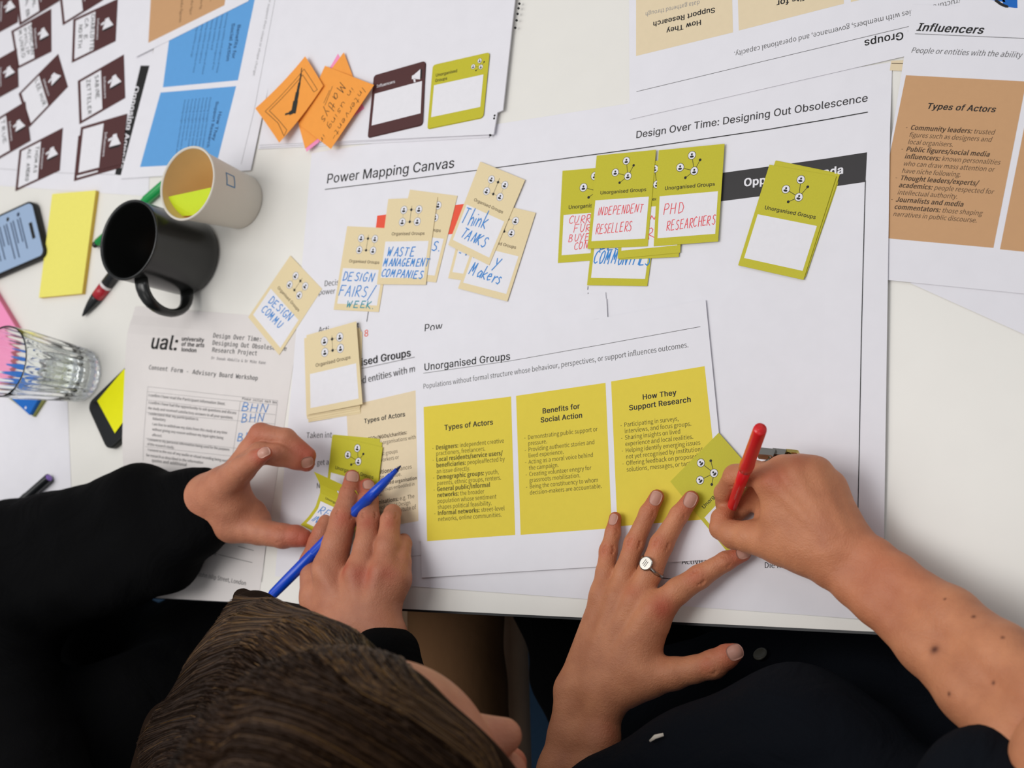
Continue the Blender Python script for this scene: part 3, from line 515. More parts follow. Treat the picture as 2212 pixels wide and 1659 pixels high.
for i in range(3): card('uc', [(935, 142.5 - i), (1057.7, 114.7 - i), (1043.8, 255 - i), (922.8, 280 - i)], 5.2 + i * .4, ['bottom', 'middle', 'top'][i] + ' lime card of the deck with a network icon in its corner', (), 'unorganised groups deck', rc=.05)

# ---------------------------------------------------------------- sticky notes
o2 = lambda x, y: (540 + x / 3.95, y / 3.95)
def note(name, q, h, m, label, dz=None, th=.15, side=None, hand=(), cat='sticky note', lines=()):
    s = Sheet(q, h, th, dz, 10); s.body(m, side)
    for t in hand: s.hand(*t[:5], **t[5])
    for pts, w in lines: s.line(pts, w, pen_black)
    return s.obj(name, label, cat)
note('sticky_note', [(730, 116), (787, 234), (662, 327.5), (645, 262)], 5.1, pink, 'pink sticky note peeking out under the orange ones')
note('sticky_note', [(742.5, 113), (784, 222), (659, 321), (640, 250)], 5.4, orange, 'plain orange sticky note just above the pink one', lambda u, v: 2 * (1 - u))
note('sticky_note', [(702, 142), (808, 183.5), (714.7, 322), (645, 268)], 8.0, orange, 'orange sticky note with handwriting and underlined last word', lambda u, v: 3 * u * u, hand=[('Intervent-', o2(960, 740), o2(700, 1160), pen_black, 8, dict(w=.45)), ('in using in', o2(870, 740), o2(590, 1205), pen_black, 7, dict(w=.45)), ('Matlys', o2(770, 700), o2(605, 1020), pen_black, 11, dict(w=.6))], lines=[([o2(705, 735), o2(640, 900)], .5), ([o2(680, 770), o2(630, 880)], .5)])
note('sticky_note', [(659, 121.5), (698, 185), (603, 308), (551.4, 234)], 9.4, orange, 'orange sticky note with a drawn tick in a box', lambda u, v: 9 * (v - .15) ** 2 + 3 * (u - .5) ** 2,
     lines=[([o2(130, 950), o2(462, 590), o2(575, 765), o2(545, 785), o2(450, 640)], .5), ([o2(130, 950), o2(240, 1050), o2(290, 1160), o2(315, 1110), o2(250, 1030), o2(165, 945), o2(450, 640)], .5), ([o2(442, 580), o2(436, 640)], 1), ([o2(436, 630), o2(422, 720)], 2.), ([o2(423, 705), o2(404, 800)], 3.2), ([o2(406, 785), o2(388, 880)], 4.6), ([o2(390, 860), o2(372, 955)], 6.2), ([o2(374, 940), o2(366, 968)], 7), ([o2(366, 955), o2(335, 968)], 4.5), ([o2(340, 965), o2(300, 977)], 2.2)])
def block(name, q, h, m, side, label, th, cat='sticky note pad', **k): return note(name, q, h, m, label, None, th, side, (), cat, **k)
block('sticky_note_pad', [(112.7, 419), (207, 411), (177, 634), (84, 643)], 5, yellow_note, ochre_side, 'pale yellow pad of sticky notes between phone and black mug', 4.9)
block('sticky_note_pad', [(-42, 580), (36, 710), (18, 842), (-95, 800)], 8, pink, rose_side, 'pink pad of sticky notes at the left edge behind the glass', 7.9)
block('sticky_note_pad', [(55, 785), (97, 862), (72, 900), (6, 850)], 4, olive_note, olive_note, 'olive sticky note pad under the blue one by the glass', 3.9)
s = Sheet([(45, 772), (92, 846), (63, 896), (0, 838)], 9, 4.9); s.body(blue_note); s.disc(.83, .9, 1.6, box_white, 1, 12); s.obj('sticky_note_pad', 'bright blue sticky note pad with a white dot by the glass', 'sticky note pad')

# ---------------------------------------------------------------- phones
def phone(q, name, label, h, screen, notchside):
    t = empty(name, (*np.mean([P(*c)[:2] for c in q], 0), 0), label, 'phone'); Q = np.array([P(u, v, h)[:2] for u, v in q])
    def rr(ins, rad, z):
        a, b, c, d = Q; ex = (b - a) / np.linalg.norm(b - a); ey = (d - a) / np.linalg.norm(d - a); Lx = np.linalg.norm(b - a); Ly = np.linalg.norm(d - a); o = []
        for cx, cy, a0 in ((ins + rad, ins + rad, 180), (Lx - ins - rad, ins + rad, 270), (Lx - ins - rad, Ly - ins - rad, 0), (ins + rad, Ly - ins - rad, 90)):
            for k in range(7):
                w = math.radians(a0 + 15 * k); o.append((*(a + ex * (cx + rad * math.cos(w)) + ey * (cy + rad * math.sin(w))), z))
        return o
    rings = [rr(1.5, 9, .2), rr(0, 10.5, 1.5), rr(0, 10.5, h - 1.2), rr(.9, 9.6, h), rr(2.6, 8, h), rr(3, 7.6, h - .5)]; n = 28; V = sum(rings, []); F = [list(range(n))]
    for k in range(5): F += [[k * n + i, (k + 1) * n + i, (k + 1) * n + (i + 1) % n, k * n + (i + 1) % n] for i in range(n)]
    mesh_obj('phone_case', V, F, mat('black_rubber', '#1b1c1c', rough=.5), None, t, True)
    sv = rr(2.9, 7.6, h - .35); mesh_obj('phone_screen', sv, [list(range(n))[::-1]], screen, None, t); return t, Q, h
scr = mat('lit_screen', '#8fa3bd', rough=.2); scr.node_tree.nodes['Principled BSDF'].inputs['Emission Color'].default_value = (*lin('#8ea4c4'), 1); scr.node_tree.nodes['Principled BSDF'].inputs['Emission Strength'].default_value = .35
t, Q, h = phone([(70, 430), (99, 552), (-150, 672), (-185, 548)], 'smartphone', 'smartphone with a lit list on its screen at the left edge', 9, scr, 0)
s = Sheet(None, h - .35, .1, raw=Q); mi = mat('screen_text', '#33415a', rough=.3); s.lift = .04
for i in range(11):
    v = .12 + i * .055
    for j in range(2): s.quad([(.2 + .02 * j, v + j * .02), (.2 + .02 * j + [.55, .4, .62, .35][(i + j) % 4], v + j * .02), (.2 + [.55, .4, .62, .35][(i + j) % 4], v + .009 + j * .02), (.2, v + .009 + j * .02)], mi, 1, True)
for i in range(7): s.disc(.14, .13 + i * .085, 2.6, [mi, ink, maroon][i % 3], 2, 12)
tag(s.mb.obj('screen_list', s.mats, t), None, None)
s = Sheet(None, h - .3, .1, raw=Q); s.lift = .06; s.quad([(.36, .045), (.64, .045), (.64, .07), (.36, .07)], ink, 1, True); s.mb.obj('camera_cutout', s.mats, t)
blk = mat('dark_screen', '#17181a', rough=.12, spec=.5)
t, Q, h = phone([(186, 874), (232, 976), (378, 844), (322, 742)], 'smartphone', 'black smartphone half under the consent form, yellow note on it', 8.5, blk, 0)
note('sticky_note', [(210, 866), (268, 797), (310, 850), (248, 936)], 8.9, neon, 'neon yellow sticky note stuck on the black phone')
# ---------------------------------------------------------------- pens
def pen(name, label, A, B, segs, group=None):
    """segs: (part name, material, [(t, radius) ...]) with t running from 0 at A (nib) to 1 at B"""
    A = np.asarray(A, float); B = np.asarray(B, float); t = empty(name, (*((A + B) / 2)[:2], min(A[2], B[2])), label, 'pen', group)
    for pn, m, prof in segs:
        V, F = tube([A + (B - A) * q for q, _ in prof], [r for _, r in prof], 24); mesh_obj(pn, V, F, m, None, t, True)
    return t
gloss = dict(rough=.28, spec=.5)
pblue = mat('blue_plastic', '#0b46c4', **gloss); pred = mat('red_plastic', '#dd1f24', **gloss); pblack = mat('black_plastic', '#17191b', **gloss); pgreen = mat('green_plastic', '#0f9a4a', **gloss); pwhite = mat('white_plastic', '#e4dcdc', **gloss); ppurple = mat('purple_plastic', '#8d6ac0', **gloss); silver_print = mat('silver_print', '#d9c9c9', rough=.3, metal=.6); dark_blue = mat('dark_blue_nib', '#0c1d52'); crimson = mat('crimson_plastic', '#b3202f', **gloss)
A, B = P(866, 1006, 24), P(586, 1287, 46)
pen('felt_pen', 'blue felt tip pen held between the fingers of the right hand over the lime cards', A, B, [('nib', dark_blue, [(0, .5), (.012, 1.0), (.035, 1.5)]), ('grip_section', pblue, [(.03, 2.2), (.07, 2.5), (.075, 3.1), (.11, 3.4), (.115, 3.9), (.19, 4.6), (.25, 4.9)]), ('barrel', pblue, [(.25, 4.9), (.5, 5.1), (.66, 5.2), (.665, 4.8), (.67, 4.8), (.675, 5.3), (.9, 5.0), (.985, 4.7), (1, 4.0)])])
A, B = P(1571, 1122, 3.4), P(1642.5, 926, 122)
rp = pen('felt_pen', 'red felt tip pen in the writing hand above the lime card', A, B, [('nib', crimson, [(0, .5), (.03, 1.0), (.06, 1.6)]), ('barrel', pred, [(.05, 2.6), (.12, 3.6), (.2, 3.9), (.4, 4.3), (.6, 4.6)]), ('cap', pred, [(.585, 4.6), (.59, 5.2), (.64, 5.5), (.68, 5.0), (.85, 4.9), (.985, 4.8), (1, 4.4), (.9995, 3.5), (.983, 3.4), (.981, 2.7), (.994, 2.6)])])
d = (B - A) / np.linalg.norm(B - A); view = CAM - (A + B) / 2; view /= np.linalg.norm(view); nn = view - d * (view @ d); nn /= np.linalg.norm(nn); sd = np.cross(nn, d); mb = MB(); L = np.linalg.norm(B - A); 
for i in range(15):
    q = A + d * L * (.3 + .0125 * i); r = 4.25 + .08 * i / 15 + .04; hh = .5 + .5 * ((i * 7) % 5) / 5
    f = lambda a, b: q + d * a + nn * math.sqrt(r * r - b * b) + sd * b
    mb.add([f(-.15, -hh), f(.15, -hh), f(.45, hh), f(.15, hh)], [[0, 1, 2, 3]]); mb.add([f(.2, -.2), f(1.1, -.2), f(1.1, .1), f(.2, .1)], [[0, 1, 2, 3]])
mb.obj('silver_lettering', [silver_print], rp)
pen('marker', 'black marker with a red band, pointing down beside the black mug', P(178, 683, 4), P(330, 485, 6), [('cap', pblack, [(0, .6), (.01, 1.2), (.06, 3.3), (.13, 5.4), (.2, 6.6), (.22, 6.7)]), ('band', crimson, [(.22, 6.8), (.33, 7.0)]), ('ring', pwhite, [(.33, 7.1), (.355, 7.1)]), ('barrel', pblack, [(.355, 6.8), (.6, 7), (.98, 7), (1, 6)])])
pen('marker', 'green marker with a black end, mostly hidden behind the black mug', P(203, 531, 5), P(362, 392, 6), [('end_plug', pblack, [(0, 3), (.01, 3.6), (.05, 3.7)]), ('barrel', pgreen, [(.05, 4.4), (.7, 4.6), (.72, 5.4), (.95, 5.2), (1, 4)])])
pen('marker', 'black marker with a purple end, beside the dark sleeve at left', P(107, 1031, 7), P(15, 1112, 6), [('end_cap', ppurple, [(0, .1), (.002, 3.6), (.015, 4.3)]), ('barrel', pblack, [(.012, 4.9), (.02, 5.1), (.5, 5.2), (.52, 5.6), (1, 5.2)])])

# ---------------------------------------------------------------- mug, paper cup, glass
def stand(u, v, h): X = P(u, v, h); return np.array([X[0], X[1], .3])
mugm = mat('black_glaze', '#161716', rough=.25, spec=.5); cupm = mat('cream_card', '#d6cfc3', rough=.6); kraft = mat('kraft_inside', '#e0bd80', rough=.7, noise=.08, nscale=30); coffee = mat('coffee_dregs', '#5a3616', rough=.3)
X = stand(277, 518, 88); t = empty('mug', X, 'black coffee mug with its handle towards the consent form', 'mug')
H = 88; V, F = lathe([(0, 0), (36, 0), (39, 1.5), (40.5, 5), (41, 12), (41, H - 4), (41.6, H - 1.2), (41.2, H), (39.6, H + .1), (38.4, H - 1.5), (38, H - 5), (37.6, 12), (35, 6), (28, 4.5), (0, 4.3)], 64, X); mesh_obj('body', V, F, mugm, None, t, True)
dr = P(366, 665, 40)[:2] - X[:2]; dr /= np.linalg.norm(dr); dd = np.array([*dr, 0.])
pts = []
for q in range(15):
    a = math.pi * (q / 14) - math.pi / 2; pts.append(X + dd * (39 + 30 * math.cos(a) ** .8 if abs(math.cos(a)) > 1e-6 else 39) + np.array([0, 0, 44 + 31 * math.sin(a)]))
V, F = tube(pts, [6.2 + 2.2 * abs(q - 7) / 7 for q in range(15)], 16, .62); mesh_obj('handle', V, F, mugm, None, t, True)
V, F = lathe([(0, 0), (22, 0), (22.5, .4), (0, .5)], 32, X + [9, -12, 4.9]); mesh_obj('coffee_dregs', V, F, coffee, None, t)
X = stand(405, 396, 77); t = empty('paper_cup', X, 'cream paper cup with a kraft inside behind the black mug', 'cup'); H = 77
V, F = lathe([(0, 5), (26.5, 5), (26.5, .5), (27.5, 0), (28.2, .6), (28.4, 3), (36, H - 2), (37.3, H - 1.8), (38, H - .4), (37.3, H + .8), (36, H + .6), (35.4, H - .5)], 64, X); mesh_obj('cup_wall', V, F, cupm, None, t, True)
V, F = lathe([(35.5, H - .6), (35.1, H - 3), (27.4, 7), (26, 6), (0, 6)], 64, X); mesh_obj('cup_lining', V, F, kraft, None, t, True)
mb = MB(); cl = mat('cup_blue_print', '#4a7fa8', rough=.6)
a0 = math.atan2(*(P(500, 378, 60) - X)[1::-1])
for k in range(10):
    for j, (h0, h1) in enumerate(((56, 57.4), (44, 45.4))):
        f = lambda a, hh: X + np.array([(28.4 + 7.6 * (hh - 3) / (H - 5) + .15) * math.cos(a), (28.4 + 7.6 * (hh - 3) / (H - 5) + .15) * math.sin(a), hh]); b0, b1 = a0 - .2 + .04 * k, a0 - .16 + .04 * k
        mb.add([f(b0, h0), f(b1, h0), f(b1, h1), f(b0, h1)], [[0, 1, 2, 3]])
for a_, b_ in ((a0 - .2, a0 - .165), (a0 + .165, a0 + .2)): mb.add([f(a_, 44), f(b_, 44), f(b_, 57.4), f(a_, 57.4)], [[0, 1, 2, 3]])
mb.obj('printed_mark', [cl], t)
def notein():
    pts = [P(u, v, h) for u, v, h in ((354, 427, 70), (456, 405, 70), (449, 436, 66), (418, 465, 63), (379, 468, 62))]; n = 5
    o = mesh_obj('sticky_note', [*pts, *[p - [0, 0, .3] for p in pts]], [list(range(n))[::-1], list(range(n, 2 * n))] + [[j, (j + 1) % n, (j + 1) % n + n, j + n] for j in range(n)], lime_note); tag(o, 'lime sticky note tucked inside the paper cup', 'sticky note')
notein()
glass = mat('clear_glass', (.97, .99, .98), rough=.02, spec=.5, Transmission_Weight=1., IOR=1.45); water = mat('water', (.97, .99, 1.), rough=0., Transmission_Weight=1., IOR=1.33)
X = P(6, 780, 106); X = np.array([X[0], X[1], .4]); t = empty('drinking_glass', X, 'ribbed clear drinking glass at the left edge in front of the pink pad', 'glass')
rb = lambda a, i: 1 + (.022 * math.cos(24 * a) if 2 < i < 9 else 0)
V, F = lathe([(0, 1.5), (20, 1.2), (25, 0), (28, 1), (29.2, 5), (30, 14), (33, 46), (35.5, 74), (36.6, 84), (37.2, 95), (37.8, 104), (37.75, 105.2), (37.4, 105.9), (36.9, 105.9), (36.5, 105.2), (36.3, 104), (35.6, 95), (34.4, 84), (31, 46), (28, 18), (24, 13.5), (0, 12.5)], 144, X, rad=rb); mesh_obj('glass_wall', V, F, glass, None, t, True)
V, F = lathe([(0, 13.2), (24, 14.2), (28.0, 19), (29.7, 36), (29.7, 36.2), (0, 36)], 72, X); mesh_obj('water', V, F, water, None, t, True)
# ---------------------------------------------------------------- smooth bodies: blended tapering limbs meshed as one surface
def smin(a, b, k):
    if k <= 0: return np.minimum(a, b)
    h = np.maximum(k - np.abs(a - b), 0) / k; return np.minimum(a, b) - h * h * k * .25
class Soft:
    def __init__(s): s.ops = []
    def chain(s, J, k_in=3., k=5.):
        """J: list of (point, radius)"""
        A = np.array([j[0] for j in J], float); r = np.array([j[1] for j in J], float)
        def f(x, y, z):
            D = None
            if len(A) == 1: return np.sqrt((x - A[0, 0]) ** 2 + (y - A[0, 1]) ** 2 + (z - A[0, 2]) ** 2) - r[0]
            for i in range(len(A) - 1):
                a, e = A[i], A[i + 1] - A[i]; L2 = float(e @ e) + 1e-9; px, py, pz = x - a[0], y - a[1], z - a[2]
                t = np.clip((px * e[0] + py * e[1] + pz * e[2]) / L2, 0, 1); d = np.sqrt((px - t * e[0]) ** 2 + (py - t * e[1]) ** 2 + (pz - t * e[2]) ** 2) - (r[i] + t * (r[i + 1] - r[i])); D = d if D is None else smin(D, d, k_in)
            return D
        s.ops.append(('u', f, (A - r[:, None]).min(0), (A + r[:, None]).max(0), k)); return s
    def ell(s, c, R3, k=5., B=np.eye(3), op='u'):
        """ellipsoid with radii R3 along the columns of B"""
        c = np.asarray(c, float); R3 = np.asarray(R3, float); B = np.asarray(B, float)
        def f(x, y, z):
            p = [(x - c[0]) * B[0, i] + (y - c[1]) * B[1, i] + (z - c[2]) * B[2, i] for i in range(3)]
            k0 = np.sqrt(sum((p[i] / R3[i]) ** 2 for i in range(3))); k1 = np.sqrt(sum((p[i] / R3[i] ** 2) ** 2 for i in range(3))) + 1e-9; return k0 * (k0 - 1) / k1
        e = np.sqrt(((B * R3) ** 2).sum(1)); s.ops.append((op, f, c - e, c + e, k)); return s
    def groove(s, a, b, w, depth):
        a = np.asarray(a, float); b = np.asarray(b, float); e = b - a; L2 = float(e @ e) + 1e-9
        def f(x, y, z):
            px, py, pz = x - a[0], y - a[1], z - a[2]; t = np.clip((px * e[0] + py * e[1] + pz * e[2]) / L2, 0, 1)
            return depth * np.exp(-((px - t * e[0]) ** 2 + (py - t * e[1]) ** 2 + (pz - t * e[2]) ** 2) / (w * w))
        s.ops.append(('g', f, np.minimum(a, b) - 2.5 * w, np.maximum(a, b) + 2.5 * w, 0)); return s
    def comb(s, D, op, d, k):
        if op == 'u': return smin(D, d, k)
        if op == 's': return -smin(-D, d, k)
        return D + d
    def at(s, p):
        p = np.atleast_2d(p); x, y, z = p.T; D = np.full(len(p), 1e3)
        for op, f, lo, hi, k in s.ops: D = s.comb(D, op, f(x, y, z), k)
        return D
    def grad(s, p, e=.6):
        p = np.atleast_2d(p); g = np.stack([s.at(p + np.eye(3)[i] * e) - s.at(p - np.eye(3)[i] * e) for i in range(3)], 1); return g / (np.linalg.norm(g, axis=1)[:, None] + 1e-9)
    def hit(s, u, v, near=300.):
        w = ROT.T @ np.array([(u - IW / 2) / FPX, (v - IH / 2) / FPX, 1.]); w /= np.linalg.norm(w); t = near
        for _ in range(90):
            d = s.at(CAM + w * t)[0]; t += d * .85
            if d < .05: return CAM + w * t
            if t > 2200: return None
        return CAM + w * t if d < 1 else None
    def mesh(s, step, zmin=None):
        us = [o for o in s.ops if o[0] == 'u']; lo = np.min([o[2] for o in us], 0) - 2.5 * step; hi = np.max([o[3] for o in us], 0) + 2.5 * step
        n = np.ceil((hi - lo) / step).astype(int) + 1; ax = [(lo[i] + step * np.arange(n[i])).astype(np.float32) for i in range(3)]; D = np.full(n, 50., np.float32)
        for op, f, l, h, k in s.ops:
            i0 = np.maximum(((l - k - 2.2 * step - lo) / step).astype(int), 0); i1 = np.minimum(((h + k + 2.2 * step - lo) / step).astype(int) + 2, n); sl = tuple(slice(a, b) for a, b in zip(i0, i1))
            x = ax[0][sl[0]][:, None, None]; y = ax[1][sl[1]][None, :, None]; z = ax[2][sl[2]][None, None, :]; D[sl] = s.comb(D[sl], op, f(x, y, z).astype(np.float32), k)
        if zmin is not None: D = np.maximum(D, (zmin - ax[2])[None, None, :])
        S = D < 0; c = S[:-1, :-1, :-1].astype(np.int8)
        tot = np.zeros(np.array(S.shape) - 1, np.int8)
        for i in (0, 1):
            for j in (0, 1):
                for q in (0, 1): tot += S[i:S.shape[0] - 1 + i, j:S.shape[1] - 1 + j, q:S.shape[2] - 1 + q]
        act = np.argwhere((tot > 0) & (tot < 8)); idx = np.full(tot.shape, -1, np.int64); idx[tuple(act.T)] = np.arange(len(act))
        acc = np.zeros((len(act), 3)); cnt = np.zeros(len(act)); corners = [(i, j, q) for i in (0, 1) for j in (0, 1) for q in (0, 1)]
        val = {c: D[act[:, 0] + c[0], act[:, 1] + c[1], act[:, 2] + c[2]].astype(float) for c in corners}
        for c1 in corners:
            for d in range(3):
                if c1[d]: continue
                c2 = tuple(1 if i == d else c1[i] for i in range(3)); a, b = val[c1], val[c2]; m = (a < 0) != (b < 0); t = np.where(m, a / np.where(m, a - b, 1), 0)
                p = np.tile(np.array(c1, float), (len(act), 1)); p[:, d] += t; acc += p * m[:, None]; cnt += m
        V = lo + (act + acc / np.maximum(cnt, 1)[:, None]) * step; F = []
        for d in range(3):
            sl0 = [slice(None)] * 3; sl1 = [slice(None)] * 3; sl0[d] = slice(None, -1); sl1[d] = slice(1, None); a = S[tuple(sl0)]; b = S[tuple(sl1)]; e = np.argwhere(a != b); o = [i for i in range(3) if i != d]
            e = e[(e[:, o[0]] > 0) & (e[:, o[1]] > 0) & (e[:, o[0]] < tot.shape[o[0]]) & (e[:, o[1]] < tot.shape[o[1]])]
            q = []
            for da, db in ((-1, -1), (0, -1), (0, 0), (-1, 0)):
                g = e.copy(); g[:, o[0]] += da; g[:, o[1]] += db; q.append(idx[tuple(g.T)])
            q = np.stack(q, 1); ins = S[tuple(e.T)]; flip = ins if d != 1 else ~ins; q[~flip] = q[~flip][:, ::-1]; F.append(q)
        return V, np.concatenate(F)
def J(u, v, h, w): X = P(u, v, h); return (X, w / 2 / pxmm(X))
def finger(s, js, k=4., k_in=3., creases=(), up=None):
    Q = [J(*j) for j in js]; s.chain(Q, k_in, k)
    for i, amp in creases:
        X, r = Q[i]; t = Q[i - 1][0] - Q[i + 1][0]; t /= np.linalg.norm(t); n = (CAM - X) if up is None else np.asarray(up, float); n = n - t * (n @ t); n /= np.linalg.norm(n); sd = np.cross(t, n)
        for off, ln in ((-2.6, .45), (0, .6), (2.4, .5)):
            c = X + n * r * .93 + t * off; s.groove(c - sd * r * ln - n * r * .12, c + sd * r * ln - n * r * .12, 1.1, 1.25 * amp)
    return Q
def limb(s, cs, n=2, off=.2, w=.62, k=8., k_in=8.):
    """a flattened limb: n chains side by side along photo points (u, v, h, width)"""
    px = np.array([c[:2] for c in cs], float)
    for q in np.linspace(-1, 1, n) if n > 1 else (0,):
        L = []
        for i, c in enumerate(cs):
            t = px[min(i + 1, len(cs) - 1)] - px[max(i - 1, 0)]; t /= np.linalg.norm(t); p = np.array([-t[1], t[0]]) * q * off * c[3]; L.append(J(c[0] + p[0], c[1] + p[1], c[2], c[3] * w))
        s.chain(L, k_in, k)
def skin(name, base, flush, sss=.12):
    m = bpy.data.materials.new(name); m.use_nodes = True; nt = m.node_tree; b = nt.nodes['Principled BSDF']; N = nt.nodes.new; Lk = nt.links.new
    tc = N('ShaderNodeTexCoord'); n1 = N('ShaderNodeTexNoise'); n1.inputs['Scale'].default_value = 55; n1.inputs['Detail'].default_value = 5; Lk(tc.outputs['Object'], n1.inputs['Vector'])
    r1 = N('ShaderNodeValToRGB'); c = lin(base); fl = lin(flush); r1.color_ramp.elements[0].position = .3; r1.color_ramp.elements[0].color = (*(c * .72 + fl * .16), 1); r1.color_ramp.elements[1].position = .75; r1.color_ramp.elements[1].color = (*(c * 1.08), 1); Lk(n1.outputs['Fac'], r1.inputs['Fac'])
    at = N('ShaderNodeAttribute'); at.attribute_name = 'flush'; mx = N('ShaderNodeMix'); mx.data_type = 'RGBA'; Lk(at.outputs['Fac'], mx.inputs['Factor']); Lk(r1.outputs['Color'], mx.inputs['A']); mx.inputs['B'].default_value = (*fl, 1)
    mo = N('ShaderNodeAttribute'); mo.attribute_name = 'mole'; m2 = N('ShaderNodeMix'); m2.data_type = 'RGBA'; Lk(mo.outputs['Fac'], m2.inputs['Factor']); Lk(mx.outputs['Result'], m2.inputs['A']); m2.inputs['B'].default_value = (*lin('#5a2c1e'), 1); Lk(m2.outputs['Result'], b.inputs['Base Color'])
    b.inputs['Roughness'].default_value = .52; b.inputs['Specular IOR Level'].default_value = .35; b.inputs['Subsurface Weight'].default_value = sss; b.inputs['Subsurface Radius'].default_value = (.004, .0015, .0008); b.inputs['Subsurface Scale'].default_value = 1.
    v = N('ShaderNodeTexVoronoi'); v.inputs['Scale'].default_value = 850; Lk(tc.outputs['Object'], v.inputs['Vector']); n2 = N('ShaderNodeTexNoise'); n2.inputs['Scale'].default_value = 380; n2.inputs['Detail'].default_value = 4; Lk(tc.outputs['Object'], n2.inputs['Vector'])
    ad = N('ShaderNodeMath'); ad.operation = 'MULTIPLY_ADD'; Lk(v.outputs['Distance'], ad.inputs[0]); ad.inputs[1].default_value = .45; Lk(n2.outputs['Fac'], ad.inputs[2])
    bp = N('ShaderNodeBump'); bp.inputs['Strength'].default_value = .42; bp.inputs['Distance'].default_value = .001; Lk(ad.outputs[0], bp.inputs['Height']); Lk(bp.outputs['Normal'], b.inputs['Normal']); return m
def join(parts):
    V = []; F = []; b = 0
    for v, f in parts: V.append(v); F.append(f + b); b += len(v)
    return np.concatenate(V), np.concatenate(F)
def attr(o, name, vals):
    a = o.data.attributes.new(name, 'FLOAT', 'POINT'); a.data.foreach_set('value', np.clip(vals, 0, 1).astype(np.float32))
def spots(V, L):
    r = np.zeros(len(V))
    for X, rad, amp in L: r = np.maximum(r, amp * np.exp(-((V - X) ** 2).sum(1) / rad ** 2))
    return r
nail_mat = mat('fingernail', '#c28e7c', rough=.32, spec=.4)
def nail(s, c, d, L, Wd, parent, lift=.3, near=300.):
    """nail plate conforming to the finger; c: photo point of its middle, d: photo point it grows towards"""
    X = s.hit(*c, near)
    if X is None: return
    n = s.grad(X)[0]; t = P(d[0], d[1], X[2]) - P(c[0], c[1], X[2]); t -= n * (t @ n); t /= np.linalg.norm(t); sd = np.cross(n, t); a = np.linspace(-1, 1, 11); b = np.linspace(-1, 1, 9); V = []
    for i in a:
        for j in b:
            w = 1 - .22 * max(0, i) ** 4 - .35 * max(0, -i) ** 3; ll = i * (1 - .18 * j * j * (1 if i > 0 else .8)); V.append(X + t * ll * L / 2 + sd * j * w * Wd / 2)
    V = np.array(V)
    for _ in range(6): V -= n * (s.at(V) - lift)[:, None] * .9
    nb = len(b); U = V - n * .6; F = [[i * nb + j, (i + 1) * nb + j, (i + 1) * nb + j + 1, i * nb + j + 1] for i in range(10) for j in range(8)]; m = len(V)
    rim = [i * nb for i in range(11)] + [10 * nb + j for j in range(1, 9)] + [i * nb + 8 for i in range(9, -1, -1)] + [j for j in range(7, 0, -1)]
    F2 = F + [[rim[q], rim[(q + 1) % len(rim)], rim[(q + 1) % len(rim)] + m, rim[q] + m] for q in range(len(rim))]
    mesh_obj('fingernail', np.concatenate([V, U]), F2, nail_mat, None, parent, True)
def cloth(name, hexs, scale=60, dist=.004, weave=1400, rough=.9):
    m = mat(name, hexs, rough=rough, spec=.08); nt = m.node_tree; b = nt.nodes['Principled BSDF']; N = nt.nodes.new; Lk = nt.links.new; tc = N('ShaderNodeTexCoord')
    n1 = N('ShaderNodeTexNoise'); n1.inputs['Scale'].default_value = scale * .25; n1.inputs['Detail'].default_value = 4; n1.inputs['Distortion'].default_value = 1.2; n2 = N('ShaderNodeTexNoise'); n2.inputs['Scale'].default_value = weave
    for n in (n1, n2): Lk(tc.outputs['Object'], n.inputs['Vector'])
    b1 = N('ShaderNodeBump'); b1.inputs['Distance'].default_value = dist * 3; b1.inputs['Strength'].default_value = .7; Lk(n1.outputs['Fac'], b1.inputs['Height']); b2 = N('ShaderNodeBump'); b2.inputs['Distance'].default_value = .0006; b2.inputs['Strength'].default_value = .6; Lk(n2.outputs['Fac'], b2.inputs['Height']); Lk(b1.outputs['Normal'], b2.inputs['Normal']); Lk(b2.outputs['Normal'], b.inputs['Normal'])
    return m
def folds(V, amp, freq, seed):
    r = np.random.default_rng(seed); d = np.zeros(len(V))
    for i in range(5):
        k = r.normal(0, 1, 3) * freq * (1 + .5 * i); d += np.sin(V @ k + r.uniform(0, 6)) / (1 + i * .7)
    return d * amp
# ---------------------------------------------------------------- the person on the right, writing
skinB = skin('skin_tan', '#c6855f', '#b4553d'); skinA = skin('skin_ruddy', '#ba7c5e', '#ae4a38'); skinA.name = 'skin_ruddy'
navy = cloth('navy_linen', '#0f1218'); blackknit = cloth('black_knit', '#050506', 50, .004); brown_tr = cloth('brown_cord', '#6a4d34', 30, .002); black_tr = cloth('black_trousers', '#050506')
silver = mat('silver', '#a9a59e', rough=.24, metal=1.); gold = mat('gold', '#d8bd6e', rough=.22, metal=1.)
pB = empty('person', (*P(1750, 1800, 0)[:2], FL), 'person in a navy shirt writing with a red pen, left hand splayed on the sheet', 'person')
